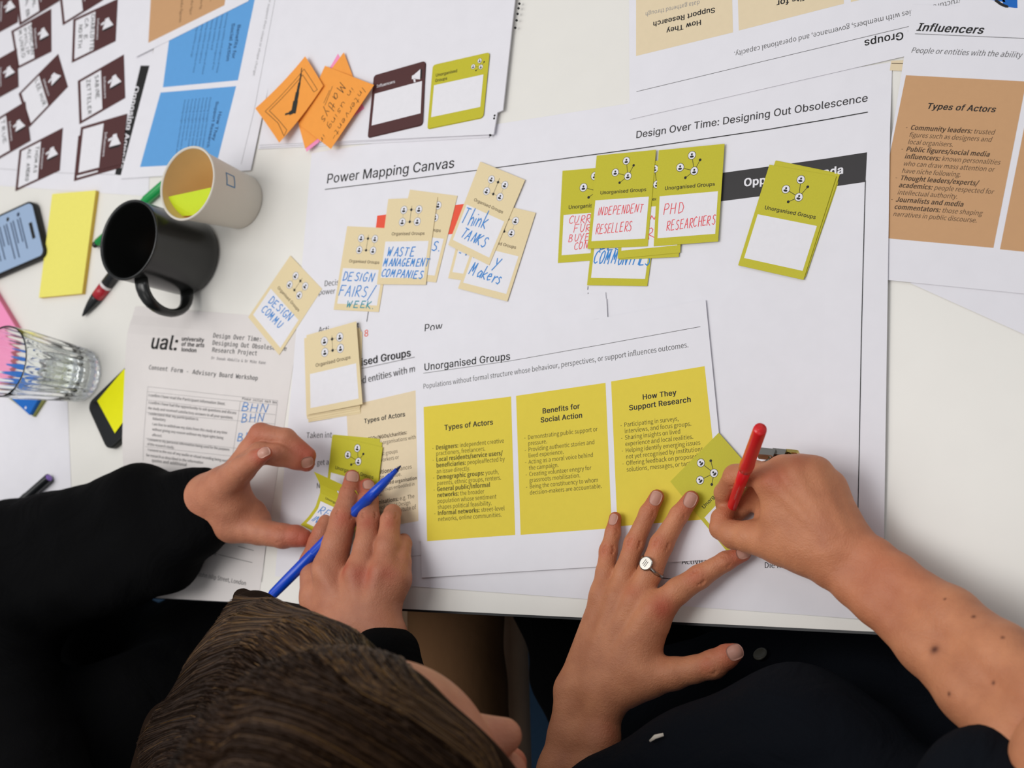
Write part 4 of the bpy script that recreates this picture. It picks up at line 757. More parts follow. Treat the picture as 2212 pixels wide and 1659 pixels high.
# left hand, flat on the sheet
a = Soft(); CR = ((1, .7), (2, 1.2))
fp = finger(a, [(1329, 1119, 9, 27), (1324, 1150, 11, 32), (1314, 1190, 14, 38), (1309, 1238, 18, 44), (1303, 1285, 21, 50)], creases=CR)
fr = finger(a, [(1419, 1073, 9, 32), (1400, 1108, 11, 37), (1370, 1174, 15, 43), (1352, 1232, 20, 47), (1338, 1290, 23, 56)], creases=CR)
fm = finger(a, [(1493, 1077, 9.5, 35), (1467, 1112, 12, 40), (1429, 1176, 16, 50), (1404, 1236, 21, 53), (1376, 1298, 24, 60)], creases=CR)
fi = finger(a, [(1605, 1196, 9.5, 34), (1568, 1212, 12, 41), (1511, 1246, 16, 51), (1465, 1276, 21, 56), (1418, 1317, 25, 66)], creases=CR)
ft = finger(a, [(1586, 1410, 13, 40), (1570, 1418, 14, 52), (1541, 1435, 15, 62), (1500, 1446, 17, 58), (1455, 1455, 19, 70), (1400, 1462, 21, 92), (1320, 1500, 24, 90)], k=8, creases=((2, .8),))
for q, w in ((fp, (1238, 1478, 24, 66)), (fr, (1258, 1482, 26, 74)), (fm, (1280, 1485, 27, 80)), (fi, (1305, 1490, 27, 84))): a.chain([q[-1], J(*w)], 3, 9)
a.chain([J(1405, 1355, 24, 76), J(1370, 1440, 23, 96), J(1310, 1490, 25, 90)], 4, 9)
a.chain([J(1345, 1330, 21, 60), J(1300, 1420, 24, 70)], 4, 9)
limb(a, [(1271, 1490, 24, 132), (1270, 1530, 25, 138), (1262, 1590, 27, 147), (1247, 1670, 31, 165), (1225, 1800, 34, 190), (1210, 1930, 30, 200)])
a.chain([J(1222, 1492, 30, 40)], 0, 8)
for q, e in ((fr, (1268, 1455)), (fm, (1283, 1450)), (fi, (1305, 1455))):
    X, r = q[-1]; a.chain([(X + [0, 0, r * .72], r * .42), (P(*e, 36), 2.0)], 1, 6)
VL, FLm = a.mesh(.95)
sB1 = a
# right hand in a writing grip
a = Soft()
wi = finger(a, [(1562, 1092, 13, 33), (1563, 1064, 26, 39), (1588, 1029, 41, 50), (1630, 1022, 47, 54), (1675, 1040, 50, 68)], k=3, creases=((2, .8),))
wt = finger(a, [(1572, 1101, 21, 34), (1559, 1120, 25, 44), (1557, 1141, 28, 47), (1585, 1155, 31, 60), (1622, 1160, 34, 70), (1690, 1170, 37, 104), (1780, 1212, 40, 96)], k=5, creases=())
wm = finger(a, [(1592, 1110, 8, 34), (1618, 1082, 14, 42), (1655, 1020, 34, 46), (1690, 1012, 46, 56), (1722, 1022, 48, 70)], k=3)
wr = finger(a, [(1645, 1098, 9, 38), (1668, 1062, 15, 42), (1695, 1014, 28, 46), (1730, 1010, 38, 54), (1762, 1024, 42, 66)], k=3)
wp = finger(a, [(1690, 1092, 9, 34), (1715, 1065, 12, 38), (1745, 1042, 22, 42), (1772, 1040, 29, 50), (1793, 1054, 34, 62)], k=3)
for q, w in ((wi, (1790, 1185, 43, 104)), (wm, (1805, 1185, 44, 104)), (wr, (1825, 1180, 42, 98)), (wp, (1842, 1172, 38, 88))): a.chain([q[-1], J(*w)], 3, 9)
a.chain([J(1672, 1112, 19, 84), J(1740, 1165, 25, 110), J(1810, 1205, 34, 110)], 4, 8); a.chain([J(1675, 1062, 46, 66), J(1690, 1112, 43, 92), J(1745, 1175, 41, 110)], 4, 9)
limb(a, [(1826, 1208, 41, 148), (1870, 1240, 43, 150), (1913, 1272, 48, 160), (2028, 1363, 62, 198), (2131, 1455, 82, 234), (2230, 1555, 104, 262), (2330, 1660, 125, 270)])
a.chain([J(1893, 1192, 46, 44)], 0, 9)
for q, e in ((wi, (1785, 1160)), (wm, (1802, 1152)), (wr, (1822, 1150))):
    X, r = q[-1]; n = CAM - X; n /= np.linalg.norm(n); n = n * .6 + np.array([0, 0, .6]); n /= np.linalg.norm(n); E = a.hit(*e)
    a.chain([(X + n * r * .7, r * .42), (E - n * 3.5, 1.6)], 1, 7)
VR, FR = a.mesh(1.1); sB2 = a
# head, neck, trunk and upper arms of the same body, mostly above the frame's edge
a = Soft(); Cb = P(1760, 1900, 40) + np.array([150, -30, 0]); Sh = Cb + np.array([0, -170, 130])
a.chain([(Sh + [-165, 0, 0], 48), (J(1210, 1930, 30, 200)[0], 36)], 4, 10); a.chain([(Sh + [165, 10, 0], 48), (J(2330, 1660, 125, 270)[0], 40)], 4, 10)
a.chain([(Sh + [-140, -10, 0], 50), (Sh + [140, -10, 0], 50)], 4, 20); a.chain([(Sh + [0, -10, -30], 105), (Cb + [0, -150, -260], 125)], 4, 25); a.chain([(Sh + [0, 0, 30], 48), (Sh + [0, -5, 95], 46)], 4, 15)
Hd = Sh + np.array([0, -30, 190]); fb = np.array([[1, 0, 0], [0, .94, .34], [0, -.34, .94]]).T
def head(a, X0, B, k=6, hs=1.):
    q = lambda x, f, u: X0 + (B[:, 0] * x + B[:, 1] * f + B[:, 2] * u) * hs
    a.ell(q(0, -6, 42), (74, 94, 82), 4, B); a.ell(q(0, 28, -28), (58, 64, 76), 18, B); a.chain([(q(-50, 5, -62), 20), (q(0, 72, -92), 22), (q(50, 5, -62), 20)], 8, 18)
    a.chain([(q(-34, 80, 24), 11), (q(34, 80, 24), 11)], 4, 14)
    for sx in (-1, 1):
        a.ell(q(31 * sx, 92, 2), (15, 14, 10), 8, B, 's'); a.chain([(q(31 * sx, 74, 2), 13)], 0, 3); a.chain([(q(46 * sx, 60, -20), 20)], 0, 14)
        a.ell(q(76 * sx, -8, -4), (7, 18, 30), 4, B); a.ell(q(83 * sx, -4, -2), (5, 9, 16), 4, B, 's'); a.chain([(q(11 * sx, 96, -36), 8)], 0, 6)
    a.chain([(q(0, 90, 4), 7), (q(0, 103, -16), 8.5), (q(0, 113, -33), 11)], 4, 8); a.chain([(q(-18, 84, -62), 6), (q(0, 92, -59), 7.5), (q(18, 84, -62), 6)], 4, 6); a.chain([(q(-15, 85, -71), 7), (q(0, 91, -72), 8), (q(15, 85, -71), 7)], 4, 5)
    a.groove(q(-20, 92, -66), q(20, 92, -66), 2.2, 1.6)
    return q
head(a, Hd, fb); VT, FT = a.mesh(4.)
Vb, Fb = join([(VL, FLm), (VR, FR), (VT, FT)]); body = mesh_obj('body', Vb, Fb, skinB, None, pB, True)
L = [(P(1371, 1283, 30), 7, .8), (P(1430, 1314, 34), 10, .9), (P(1675, 1030, 62), 12, .5), (P(1723, 1000, 58), 9, .35)]
for q in (fp, fr, fm, fi, ft): L += [(q[0][0], q[0][1] * 2.3, .9), (q[2][0] + [0, 0, q[2][1]], 8, .5)]
L += [(wi[2][0], 11, .5), (wt[1][0], 9, .55), (P(1330, 1580, 38), 14, .4), (P(1900, 1230, 66), 40, .3)]
attr(body, 'flush', spots(Vb, L))
attr(body, 'mole', spots(Vb, [(sB2.hit(u, v), r, 1) for u, v, r in ((2019, 1403, 3), (2103, 1332, 1.4), (2146, 1475, 1.3), (2050, 1499, 1.3), (2166, 1377, 1.1), (2041, 1294, .9))]))
for c, d, l, w in (((1416, 1076), (1421, 1062), 12, 9.5), ((1491, 1080), (1498, 1064), 12.5, 10), ((1324, 1122), (1327, 1108), 10, 7), ((1607, 1193), (1622, 1187), 12, 9.5), ((1589, 1408), (1606, 1400), 14, 12)): nail(sB1, c, d, l, w, pB)
# rings
def band_ring(name, X, t, r, m, parent, wd=2.2, th=1.2):
    V, F = lathe([(r, -wd / 2), (r + th, -wd / 2), (r + th, wd / 2), (r, wd / 2), (r, -wd / 2)], 40, X, t); return mesh_obj(name, V, F, m, None, parent, True)
rg = empty('signet_ring', P(1408, 1228, 20), 'silver signet ring on the middle finger of the splayed left hand', 'ring')
X = (fm[3][0] * .8 + fm[2][0] * .2); t = fm[2][0] - fm[4][0]; t /= np.linalg.norm(t); t = t + .45 * np.cross(t, [0, 0, 1.]); t /= np.linalg.norm(t); rr = fm[3][1] + .9
band_ring('band', X, t, rr, silver, rg, 2.6, 1.3)
n = P(1391, 1225, 40) - X; n = sB1.hit(1393, 1224) - X; n = n / np.linalg.norm(n) + np.array([.3, .42, 0]); n -= t * (n @ t); n /= np.linalg.norm(n); V, F = lathe([(0, 1.3), (4.9, 1.3), (5.5, 1.0), (5.7, .3), (5.4, -1.), (3.5, -2.4), (0, -2.5)], 28, X + n * (rr + .6), n); mesh_obj('signet_face', V, F, silver, None, rg, False)
sdv = np.cross(n, t); mb = MB(); c = X + n * (rr + 1.95)
for k in (-1.8, -.4, 1.1):
    f = lambda p, q: c + t * p + sdv * q
    mb.add([f(-2.4, k), f(2.4, k + .8), f(2.4, k + 1.3), f(-2.4, k + .5)], [[0, 1, 2, 3]])
mb.obj('engraving', [mat('engraved_silver', '#4a4742', rough=.4, metal=.8)], rg)
for nm, lb, uv, m, q, sz in (('ring', 'silver ring with a square block, nearest the red pen', (1657, 980, 40), silver, wm, (13, 7, 6)), ('ring', 'silver ring with a flat block, in the middle of three behind the knuckles', (1683, 980, 36), silver, wr, (11, 6, 6)), ('ring', 'gold ring edge showing behind the highest knuckle', (1711, 978, 33), gold, wr, (10, 3, 5))):
    c = P(*uv); rg = empty(nm, c, lb, 'ring'); t = q[2][0] - q[3][0]; t /= np.linalg.norm(t); Xr = q[2][0] * .55 + q[3][0] * .45; n = c - Xr; n -= t * (n @ t); n /= np.linalg.norm(n)
    band_ring('band', Xr, t, max(np.linalg.norm(c - Xr) * .6, q[2][1] + .3), m, rg, 2.4, 1.2)
    ex = P(uv[0] + 20, uv[1] + 2, uv[2]) - c; ex /= np.linalg.norm(ex); ez = (CAM - c) / np.linalg.norm(CAM - c) + np.array([0, .45, -.25]); ez -= ex * (ez @ ex); ez /= np.linalg.norm(ez); ey = np.cross(ez, ex); bm = MB()
    V = [c + ex * sx * sz[0] / 2 * g + ey * sy * sz[1] / 2 * g + ez * h for h, g in ((-sz[2] / 2, 1), (sz[2] / 2 - .8, 1), (sz[2] / 2, .86)) for sx, sy in ((-1, -1), (1, -1), (1, 1), (-1, 1))]
    bm.add(V, [[3, 2, 1, 0], [8, 9, 10, 11]] + [[l * 4 + i, l * 4 + (i + 1) % 4, l * 4 + 4 + (i + 1) % 4, l * 4 + 4 + i] for l in (0, 1) for i in range(4)]); bm.obj('block', [m], rg)
# shirt and trousers
a = Soft()
a.chain([J(1330, 1745, 50, 250), J(1525, 1690, 40, 300), J(1725, 1645, 30, 380), J(1930, 1800, 40, 400)], 20, 30)
a.chain([J(2140, 1742, 118, 330), J(2330, 1900, 150, 380)], 10, 20); a.chain([J(1240, 1860, 40, 250), (Sh + [-165, 0, 0], 62)], 10, 25)
a.chain([J(1350, 1560, -150, 260), J(1600, 1500, -130, 280), J(1850, 1510, -120, 300), J(2050, 1640, -60, 330)], 10, 25)
a.chain([(Sh + [-140, -10, 0], 60), (Sh + [140, -10, 0], 60)], 4, 25); a.chain([(Sh + [0, -10, -30], 118), (Cb + [0, -150, -260], 138)], 4, 30); a.chain([(Sh + [165, 10, 0], 58), J(2330, 1900, 150, 300)], 4, 25)
V, F = a.mesh(5.); g = a.grad(V); V = V + g * folds(V, 1.6, .03, 3)[:, None]; shirt = mesh_obj('shirt', V, F, navy, None, pB, True); sBs = a
X = a.hit(1646, 1418); n = a.grad(X)[0]
V, F = lathe([(0, 2.6), (3.2, 2.5), (4.2, 3.1), (5.4, 3.2), (6.2, 2.4), (5.8, 1.2), (0, 1.)], 24, X + n * 1.5, n); mesh_obj('shirt_button', V, F, mat('horn_button', '#55534a', rough=.35), None, shirt, True)
A_, B_ = a.hit(1409, 1606), a.hit(1438, 1592)
if A_ is not None and B_ is not None: V, F = tube([A_ + a.grad(A_)[0] * 3, (A_ + B_) / 2 + a.grad(A_)[0] * 4.5, B_ + a.grad(B_)[0] * 3], [.8, 1.6, 1.2], 8, .4); mesh_obj('loose_thread', V, F, mat('cream_thread', '#d8cfc0', rough=.8), None, shirt, True)
a = Soft()
for hp, kn, dx in (((1420, 1900), (1240, 1400), 0), ((1900, 1900), (1700, 1400), 0)):
    K1 = P(kn[0] - 15, kn[1], -230); H1 = Cb + np.array([-95 if kn[0] < 1500 else 95, -140, -320]); a.chain([(H1, 85), (K1 + [0, 60, 0], 60), (np.array([K1[0], K1[1] + 40, FL + 60]), 48)], 20, 20); a.chain([(np.array([K1[0], K1[1] + 30, FL + 42]), 42), (np.array([K1[0], K1[1] + 170, FL + 34]), 34)], 4, 12)
a.chain([J(1222, 1330, -225, 160), J(1228, 1460, -225, 160), J(1250, 1530, -225, 145)], 10, 20)
V, F = a.mesh(6.); mesh_obj('trousers', V, F, black_tr, None, pB, True)

# ---------------------------------------------------------------- the person on the left, bent over
pA = empty('person', (*P(450, 1850, 0)[:2], FL), 'person with long brown hair and a black jumper, holding a blue pen', 'person')
a = Soft(); CR = ((1, .8), (2, 1.3))
mi_ = finger(a, [(761, 1031, 18, 33), (755, 1068, 25, 43), (742, 1120, 34, 57), (727, 1176, 42, 62), (714, 1232, 46, 74)], creases=CR)
mm_ = finger(a, [(793, 1050, 12, 34), (796, 1082, 17, 42), (797, 1125, 27, 50), (792, 1180, 38, 56), (781, 1240, 46, 70)], k=3, creases=CR)
mr_ = finger(a, [(846, 1112, 9, 36), (848, 1108, 18, 36), (843, 1124, 26, 42), (838, 1180, 36, 54), (833, 1238, 43, 64)], k=3, creases=((2, 1.),))
mp_ = finger(a, [(872, 1168, 9, 32), (872, 1175, 20, 34), (868, 1190, 26, 38), (866, 1215, 32, 44), (856, 1252, 38, 58)], k=3)
mt_ = finger(a, [(705, 1130, 15, 38), (698, 1150, 17, 44), (690, 1172, 19, 48), (675, 1216, 27, 56), (692, 1290, 38, 90), (740, 1345, 46, 90)], k=5)
for q, w in ((mi_, (742, 1340, 48, 100)), (mm_, (772, 1345, 50, 100)), (mr_, (800, 1340, 48, 94)), (mp_, (815, 1340, 44, 86))): a.chain([q[-1], J(*w)], 3, 9)
limb(a, [(782, 1330, 47, 150), (800, 1380, 50, 150), (840, 1500, 60, 165), (900, 1680, 70, 180)])
for q, e in ((mi_, (742, 1310, 60)), (mm_, (775, 1312, 62)), (mr_, (803, 1308, 58))):
    X, r = q[-1]; a.chain([(X + [0, 0, r * .72], r * .42), (P(*e), 2.4)], 1, 6)
    a.chain([(X + [0, 0, r * .55], r * .55)], 0, 5)
V1, F1 = a.mesh(1.0); sA1 = a
a = Soft()
lA = finger(a, [(664, 984, 34, 38), (618, 947, 46, 43), (563, 938, 52, 48), (540, 975, 50, 52), (500, 1040, 50, 70)], k=3)
lB = finger(a, [(662, 1001, 31, 36), (640, 993, 40, 42), (600, 983, 54, 47), (560, 979, 62, 48), (525, 1012, 60, 56), (485, 1058, 54, 72)], k=3, creases=((2, .8),))
lC = finger(a, [(574, 979, 82, 29), (552, 991, 80, 40), (522, 1012, 74, 52), (485, 1046, 62, 70), (455, 1080, 46, 96)], k=4, creases=((2, .5),))
lD = finger(a, [(655, 1162, 22, 40), (640, 1158, 24, 46), (612, 1158, 27, 53), (560, 1148, 31, 58), (505, 1128, 36, 90), (455, 1095, 40, 104)], k=6, creases=((2, .7),))
a.chain([J(455, 1085, 40, 116), J(500, 1082, 46, 96)], 4, 9); a.chain([J(480, 1050, 56, 80), J(450, 1075, 44, 100)], 4, 9); a.chain([J(500, 1095, 40, 90), J(550, 1108, 28, 52), J(568, 1118, 24, 34)], 4, 8)
limb(a, [(450, 1086, 40, 122), (400, 1106, 40, 130), (300, 1140, 42, 150), (150, 1195, 48, 170), (-60, 1270, 60, 190)])
V2, F2 = a.mesh(1.0); sA2 = a
# head
ca, sa = math.cos(math.radians(52)), math.sin(math.radians(52)); HB = np.array([[1, 0, 0], [0, ca, -sa], [0, sa, ca]]).T; HS = 1.08; X0 = P(1024, 1598, 270) - HB @ np.array([0, 92, 5]) * HS
a = Soft(); hq = head(a, X0, HB, 6, HS); neck = X0 + HB[:, 1] * -55 + HB[:, 2] * -150
a.chain([(hq(0, -25, -40), 54), (neck, 56)], 4, 20); ShA = neck + np.array([-215, -60, -60]); EL = J(-60, 1270, 60, 190)[0]; ER = J(900, 1680, 70, 180)[0]
VH, FH = a.mesh(2.2); sAh = a
a = Soft(); a.chain([(neck, 56), (ShA, 60)], 4, 20); a.chain([(ShA + [-160, 0, 0], 50), (EL, 38)], 4, 15); a.chain([(ShA + [160, 0, 0], 50), (ER, 38)], 4, 15); a.chain([(ShA + [-150, 0, 0], 52), (ShA + [150, 0, 0], 52)], 4, 20); a.chain([(ShA + [0, -10, -40], 110), (ShA + [0, -120, -300], 125)], 4, 25)
VT, FT = a.mesh(5.)
Vb, Fb = join([(V1, F1), (V2, F2), (VH, FH), (VT, FT)]); body = mesh_obj('body', Vb, Fb, skinA, None, pA, True)
L = [(P(738, 1228, 62), 8, .7), (P(778, 1238, 66), 11, .9), (P(838, 1236, 58), 9, .5), (P(740, 1118, 46), 10, .6), (P(797, 1122, 40), 8, .6), (P(842, 1124, 38), 8, .5)]
for q in (mi_, mm_, lA, lB, lC, lD): L.append((q[0][0], q[0][1] * 2.2, .85))
L += [(lD[2][0], 12, .5), (lB[2][0], 10, .4), (lA[2][0], 12, .6), (hq(0, 112, -32), 18, .5), (hq(40, 70, -25), 25, .4)]
attr(body, 'flush', spots(Vb, L)); attr(body, 'mole', np.zeros(len(Vb)))
for s_, c, d, l, w in ((sA1, (761, 1029), (762, 1016), 12, 12), (sA1, (797, 1047), (797, 1036), 11, 11), (sA2, (664, 999), (678, 1005), 12, 11), (sA2, (567, 977), (578, 969), 12, 9)): nail(s_, c, d, l, w, pA)
# the card bowed between thumb and fingers of the left hand
pts = [(678, 1019, 34), (691, 1045, 26), (692, 1062, 22), (681, 1096, 19), (665, 1118, 17), (649, 1134, 16)]; Pq = np.array([P(*p) for p in pts]); ex = P(735, 1046, 20) - P(678, 1018, 20); ex[2] = 0; ex /= np.linalg.norm(ex)
ts = np.concatenate([[0], np.cumsum(np.linalg.norm(np.diff(Pq, axis=0), axis=1))]); tot = ts[-1]
def bow(u, v): return np.array([np.interp(v * tot, ts, Pq[:, i]) for i in range(3)]) + ex * u * 50 * (1 - .0 * v) + np.array([0, 0, -6 * u])
class Bow(Sheet):
    def __init__(s): s.mb = MB(); s.mats = []; s.lift = .06; s.h = 0; s.dz = True; s.th = .3; s.n = 14; s.Q = np.array([(0, 0), (1, 0), (1, 1), (0, 1)], float) * [50, 85]
    def xy(s, u, v): return np.array([50 * u, -85 * v])
    def pt(s, p, k=1):
        u, v = p[0] / 50, -p[1] / 85; c = bow(u, v); e = bow(u, min(v + .03, 1)) - bow(u, max(v - .03, 0)); n = np.cross(-e, -ex) * 1; n /= np.linalg.norm(n); n = n if n[2] > 0 else -n; return c + n * s.lift * k
    def uvpt(s, u, v, k=0): return s.pt(s.xy(u, v), k)
s = Bow(); s.body(lime); s.quad([(.07, .47), (.95, .47), (.95, .92), (.07, .92)], box_white, 1, True, 8); net_icon(s, .8, .6, .2); s.text('Unorganised Groups', (.15, .41), (.9, .41), 'I', ink, .9, uv=True)
s.hand('REGULAR', (.12, .66), (.95, .66), pen_blue, 11, uv=True, w=.8, slant=.2); s.hand('INDUSTRY', (.08, .84), (.95, .84), pen_blue, 10, uv=True, w=.8, slant=.2)
s.obj('unorganised_groups_card', 'lime card bent in the left hand, blue writing in its white box', 'card', 'lime unorganised groups cards')
# jumper
a = Soft(); limb(a, [(456, 1087, 40, 166), (425, 1098, 40, 172), (395, 1115, 41, 192), (330, 1145, 42, 285), (200, 1188, 44, 285), (60, 1235, 48, 320), (-90, 1310, 60, 330)], 3, .2, .6, 14, 10)
a.chain([(EL, 62), (ShA + [-160, 0, 0], 68)], 10, 30); a.chain([(ShA + [160, 0, 0], 66), J(900, 1650, 60, 190), J(832, 1428, 54, 166)], 10, 20); a.chain([(neck * .35 + ShA * .65, 70), (ShA, 95)], 10, 30); a.chain([(ShA + [-150, 0, -10], 72), (ShA + [150, 0, -10], 72)], 10, 30); a.chain([(ShA + [0, -10, -60], 128), (ShA + [0, -110, -300], 145)], 10, 30)
for q in ((60, 1640, 20, 420), (300, 1620, -20, 420), (420, 1560, -80, 380), (250, 1430, -110, 300), (420, 1430, -130, 300), (560, 1425, -145, 290), (520, 1480, -160, 330), (640, 1500, -170, 330)): a.chain([J(*q)], 0, 30)
V, F = a.mesh(4., -700); g = a.grad(V); V = V + g * folds(V, 1.5, .035, 5)[:, None]; V[(V[:, 2] < 1.2) & (V[:, 1] > -22) & (V[:, 2] > -30), 2] = 1.2; mesh_obj('jumper', V, F, blackknit, None, pA, True)
# the wooden chair under that person
wood = mat('bent_wood', '#b8977a', rough=.5, noise=.12, nscale=25); E0, E1 = P(1112, 1345, -282), P(1120, 1640, -282); ey = (E1 - E0) / np.linalg.norm(E1 - E0); ex = np.array([ey[1], -ey[0], 0]); ex = ex if ex[0] < 0 else -ex
ch = empty('chair', (*(E0 + ex * 210 + ey * 190)[:2], FL), 'brown wooden chair with a rounded seat edge, beside the bent head', 'chair'); o_ = E0 - ey * 70; ring = []
for cx, cy, a0 in ((45, 45, 180), (385, 45, 270), (385, 375, 0), (45, 375, 90)):
    for q in range(7): w = math.radians(a0 + 15 * q); ring.append((cx, cy, math.cos(w), math.sin(w)))
rows = [(45, -26), (45, -8), (43, -2), (38, 0), (30, -1), (18, -5), (6, -7)]; V = [o_ + ex * (cx + r * c) + ey * (cy + r * s) + np.array([0, 0, z]) for r, z in rows for cx, cy, c, s in ring]; n = 28
F = [list(range(n))[::-1]] + [[k * n + i, k * n + (i + 1) % n, (k + 1) * n + (i + 1) % n, (k + 1) * n + i] for k in range(len(rows) - 1) for i in range(n)] + [[(len(rows) - 1) * n + i for i in range(n)]]
mesh_obj('seat', V, F, wood, None, ch, True)
for x_, y_ in ((40, 40), (390, 40), (40, 380), (390, 380)):
    q = o_ + ex * x_ + ey * y_; V, F = tube([(q[0], q[1], FL), (q[0], q[1], -306)], [15, 18], 14); mesh_obj('leg', V, F, wood, None, ch, True)
V, F = tube([o_ + ex * x_ + ey * 405 + np.array([0, 0, z]) for x_, z in ((30, -290), (32, 60), (80, 120), (215, 140), (350, 120), (398, 60), (400, -290))], 13, 12); mesh_obj('backrest', V, F, wood, None, ch, True)
# trousers
a = Soft(); K1 = P(985, 1330, -190) + np.array([0, 140, 0])
a.chain([P_ for P_ in (J(1000, 1760, -200, 240), J(985, 1480, -195, 215), J(985, 1330, -190, 200), (K1, 58))], 10, 20); a.chain([(K1, 58), (np.array([K1[0], K1[1] + 20, FL + 60]), 46)], 10, 15); a.chain([(np.array([K1[0], K1[1] - 30, FL + 40]), 40), (np.array([K1[0], K1[1] + 150, FL + 32]), 32)], 4, 12)
K2 = K1 + np.array([-250, -20, 0]); a.chain([(K2 + [40, -400, -5], 80), (K2, 58), (np.array([K2[0], K2[1] + 20, FL + 60]), 46)], 10, 15); a.chain([(np.array([K2[0], K2[1] - 30, FL + 40]), 40), (np.array([K2[0], K2[1] + 150, FL + 32]), 32)], 4, 12)
V, F = a.mesh(6.); mesh_obj('trousers', V, F, brown_tr, None, pA, True)
# hair
hb = Soft(); hb.ell(hq(-4, -24, 54), (86, 98, 90), 10, HB); hb.ell(hq(52, 8, 0), (36, 52, 86), 25, HB); hb.ell(hq(-60, -20, 0), (42, 70, 90), 25, HB)
for q in ([(720, 1505, 320, 255), (600, 1420, 265, 215), (550, 1340, 215, 110), (524, 1292, 185, 44)], [(640, 1560, 310, 360), (510, 1475, 255, 165), (440, 1440, 230, 60)], [(600, 1700, 300, 430), (440, 1590, 245, 190), (370, 1560, 215, 90)], [(600, 1780, 280, 430), (390, 1700, 210, 220)]): hb.chain([J(*j) for j in q], 14, 42)
VH, FH = hb.mesh(3.)
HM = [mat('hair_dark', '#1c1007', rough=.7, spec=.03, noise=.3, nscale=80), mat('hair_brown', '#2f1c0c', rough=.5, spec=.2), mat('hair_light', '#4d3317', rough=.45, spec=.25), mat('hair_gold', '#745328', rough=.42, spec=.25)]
G = [[(1150, 1700), (1060, 1625), (970, 1538), (885, 1455), (790, 1394), (695, 1338), (590, 1283), (512, 1292)], [(1165, 1730), (1040, 1650), (910, 1545), (780, 1462), (650, 1396), (540, 1358), (470, 1372), (415, 1425)], [(1150, 1770), (1010, 1680), (860, 1575), (725, 1500), (610, 1455), (520, 1435), (450, 1450), (380, 1500)],
     [(1100, 1810), (950, 1720), (800, 1625), (680, 1560), (570, 1530), (480, 1535), (400, 1560), (305, 1600)], [(1000, 1850), (860, 1770), (720, 1690), (600, 1630), (500, 1615), (420, 1630), (345, 1655), (268, 1690)], [(900, 1880), (780, 1820), (660, 1750), (560, 1710), (470, 1705), (400, 1725), (330, 1745), (255, 1780)]]
G = np.array(G, float); gh = np.zeros(G.shape[:2]); 
for i in range(G.shape[0]):
    for j in range(G.shape[1]):
        X = hb.hit(*G[i, j]); gh[i, j] = X[2] if X is not None else np.nan
    ok = ~np.isnan(gh[i]); gh[i] = np.interp(np.arange(8), np.arange(8)[ok], gh[i][ok]) if ok.any() else 250
def catm(Q, t):
    x = t * (len(Q) - 1); i = int(min(x, len(Q) - 2)); f = x - i; p0, p1, p2, p3 = Q[max(i - 1, 0)], Q[i], Q[i + 1], Q[min(i + 2, len(Q) - 1)]
    return .5 * (2 * p1 + (p2 - p0) * f + (2 * p0 - 5 * p1 + 4 * p2 - p3) * f * f + (3 * p1 - p0 - 3 * p2 + p3) * f ** 3)
nS, nP = 5200, 18; S_ = []; GS = []; FLY = []
for k in range(nS):
    g = rng.uniform(0, 5); GS.append(g); i = int(min(g, 4)); f = g - i; cl_ = math.sin(g * 21) * 6 + rng.normal(0, 5); t0 = rng.uniform(0, .12) if rng.random() < .8 else rng.uniform(.1, .4); t1 = 1 if rng.random() < .8 else rng.uniform(.75, 1)
    Q = np.concatenate([G[i] * (1 - f) + G[i + 1] * f, (gh[i] * (1 - f) + gh[i + 1] * f)[:, None]], 1); wv = rng.uniform(0, 6)
    fly = rng.random() < .05; FLY.append(fly); fo = rng.normal(0, 26) if fly else 0
    for n in range(nP):
        t = t0 + (t1 - t0) * n / (nP - 1); q = catm(Q, min(t, 1)); S_.append(P(q[0] + cl_ * .4 * math.sin(t * 5 + wv), q[1] + cl_ * (1 + .4 * math.sin(t * 6 + wv)) + fo * (n / nP) ** 2, q[2] + 1 + abs(fo) * .5 * (n / nP) ** 2))
S_ = np.array(S_); nF = 1500; X_ = []   # the rest of the head of hair, falling down the back and the far sides
while len(X_) < nF:
    d = rng.normal(0, 1, 3); d /= np.linalg.norm(d)
    if d[1] > .35 or d[2] < -.1: continue
    p = hq(-4 + 86 * d[0], -24 + 98 * d[1], 54 + 90 * d[2]); q = ROT @ (p - CAM)
    if IH / 2 + FPX * q[1] / q[2] > 1730: X_.append(p)
X_ = np.array(X_); side = np.sign((X_ - X0) @ HB[:, 0]); L_ = [X_]
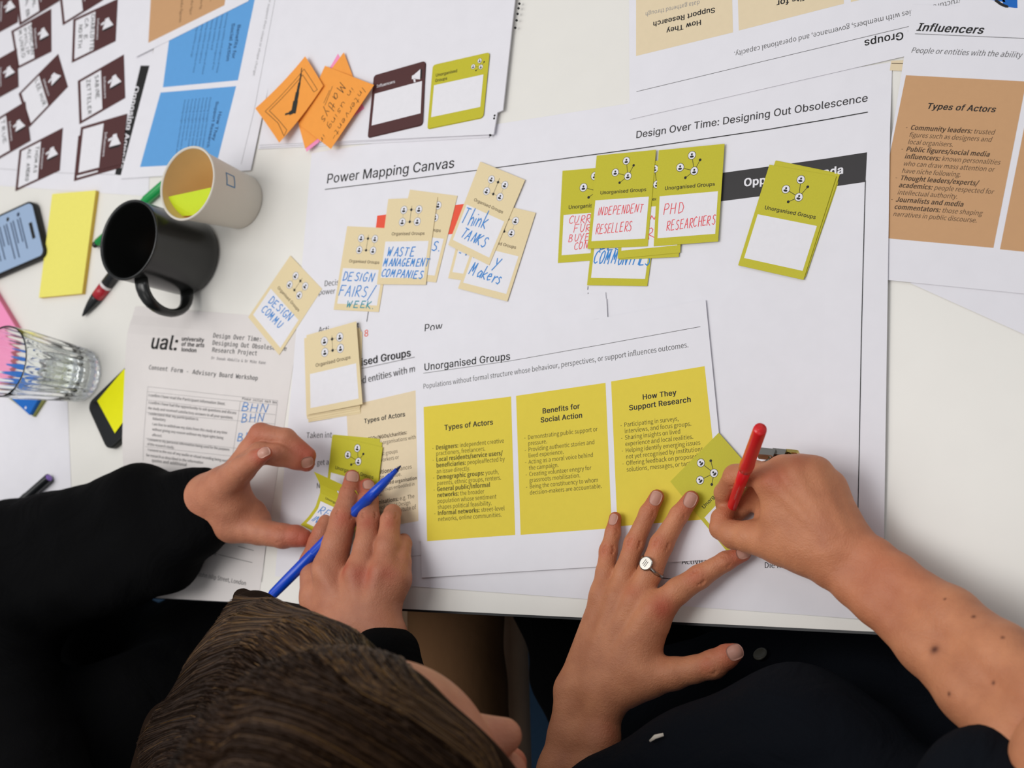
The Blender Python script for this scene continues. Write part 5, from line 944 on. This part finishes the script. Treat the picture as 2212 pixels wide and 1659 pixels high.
for _ in range(nP - 1):
    gr = hb.grad(X_, 1.5); dv = -HB[:, 2] * .9 - HB[:, 1] * .35 + HB[:, 0] * .25 * side[:, None] + rng.normal(0, .06, X_.shape); dv = dv - gr * (dv * gr).sum(1)[:, None]; X_ = X_ + dv / (np.linalg.norm(dv, axis=1)[:, None] + 1e-6) * 9; X_ = X_ - hb.grad(X_, 1.5) * (hb.at(X_) - 1.2)[:, None] * .9; L_.append(X_)
S_ = np.concatenate([S_, np.stack(L_, 1).reshape(-1, 3)]); nS += nF; GS += [3.] * nF
for _ in range(5):
    d = hb.at(S_); m_ = d < 25; gr = hb.grad(S_, 1.5); S_ = S_ - gr * ((d - np.repeat(rng.uniform(.3, 3.2, nS), nP)) * .8 * m_)[:, None]
S_ = S_.reshape(nS, nP, 3); FLY = np.array(FLY + [False] * (nS - len(FLY))); keep = (hb.at(S_.reshape(-1, 3)).reshape(nS, nP).max(1) < np.where(FLY, 40, 9)); S_ = S_[keep]; GS = list(np.array(GS)[keep]); nS = len(S_); T = np.gradient(S_, axis=1); T /= np.linalg.norm(T, axis=2)[:, :, None] + 1e-9; up = CAM - S_; U = np.cross(T, up); U /= np.linalg.norm(U, axis=2)[:, :, None] + 1e-9; Nn = np.cross(U, T)
wid = (rng.uniform(.15, .38, nS)[:, None] * np.sin(np.linspace(.25, 3.0, nP))[None] ** .5)[:, :, None]
ring = np.stack([S_ + U * wid, S_ + Nn * wid, S_ - U * wid], 2); HV = ring.reshape(-1, 3); base = (np.arange(nS)[:, None, None] * nP + np.arange(nP - 1)[None, :, None]) * 3; c = np.arange(3)[None, None, :]; c2 = (c + 1) % 3
HF = np.stack([base + c, base + c2, base + 3 + c2, base + 3 + c], -1).reshape(-1, 4); cm = np.array([rng.choice(4, p=[.15, .4, .3, .15] if g < 1.5 else [.5, .36, .12, .02]) for g in GS]); mi2 = np.repeat(cm, (nP - 1) * 3)  # strands along the right edge picked lighter, light falling there put into hair colour
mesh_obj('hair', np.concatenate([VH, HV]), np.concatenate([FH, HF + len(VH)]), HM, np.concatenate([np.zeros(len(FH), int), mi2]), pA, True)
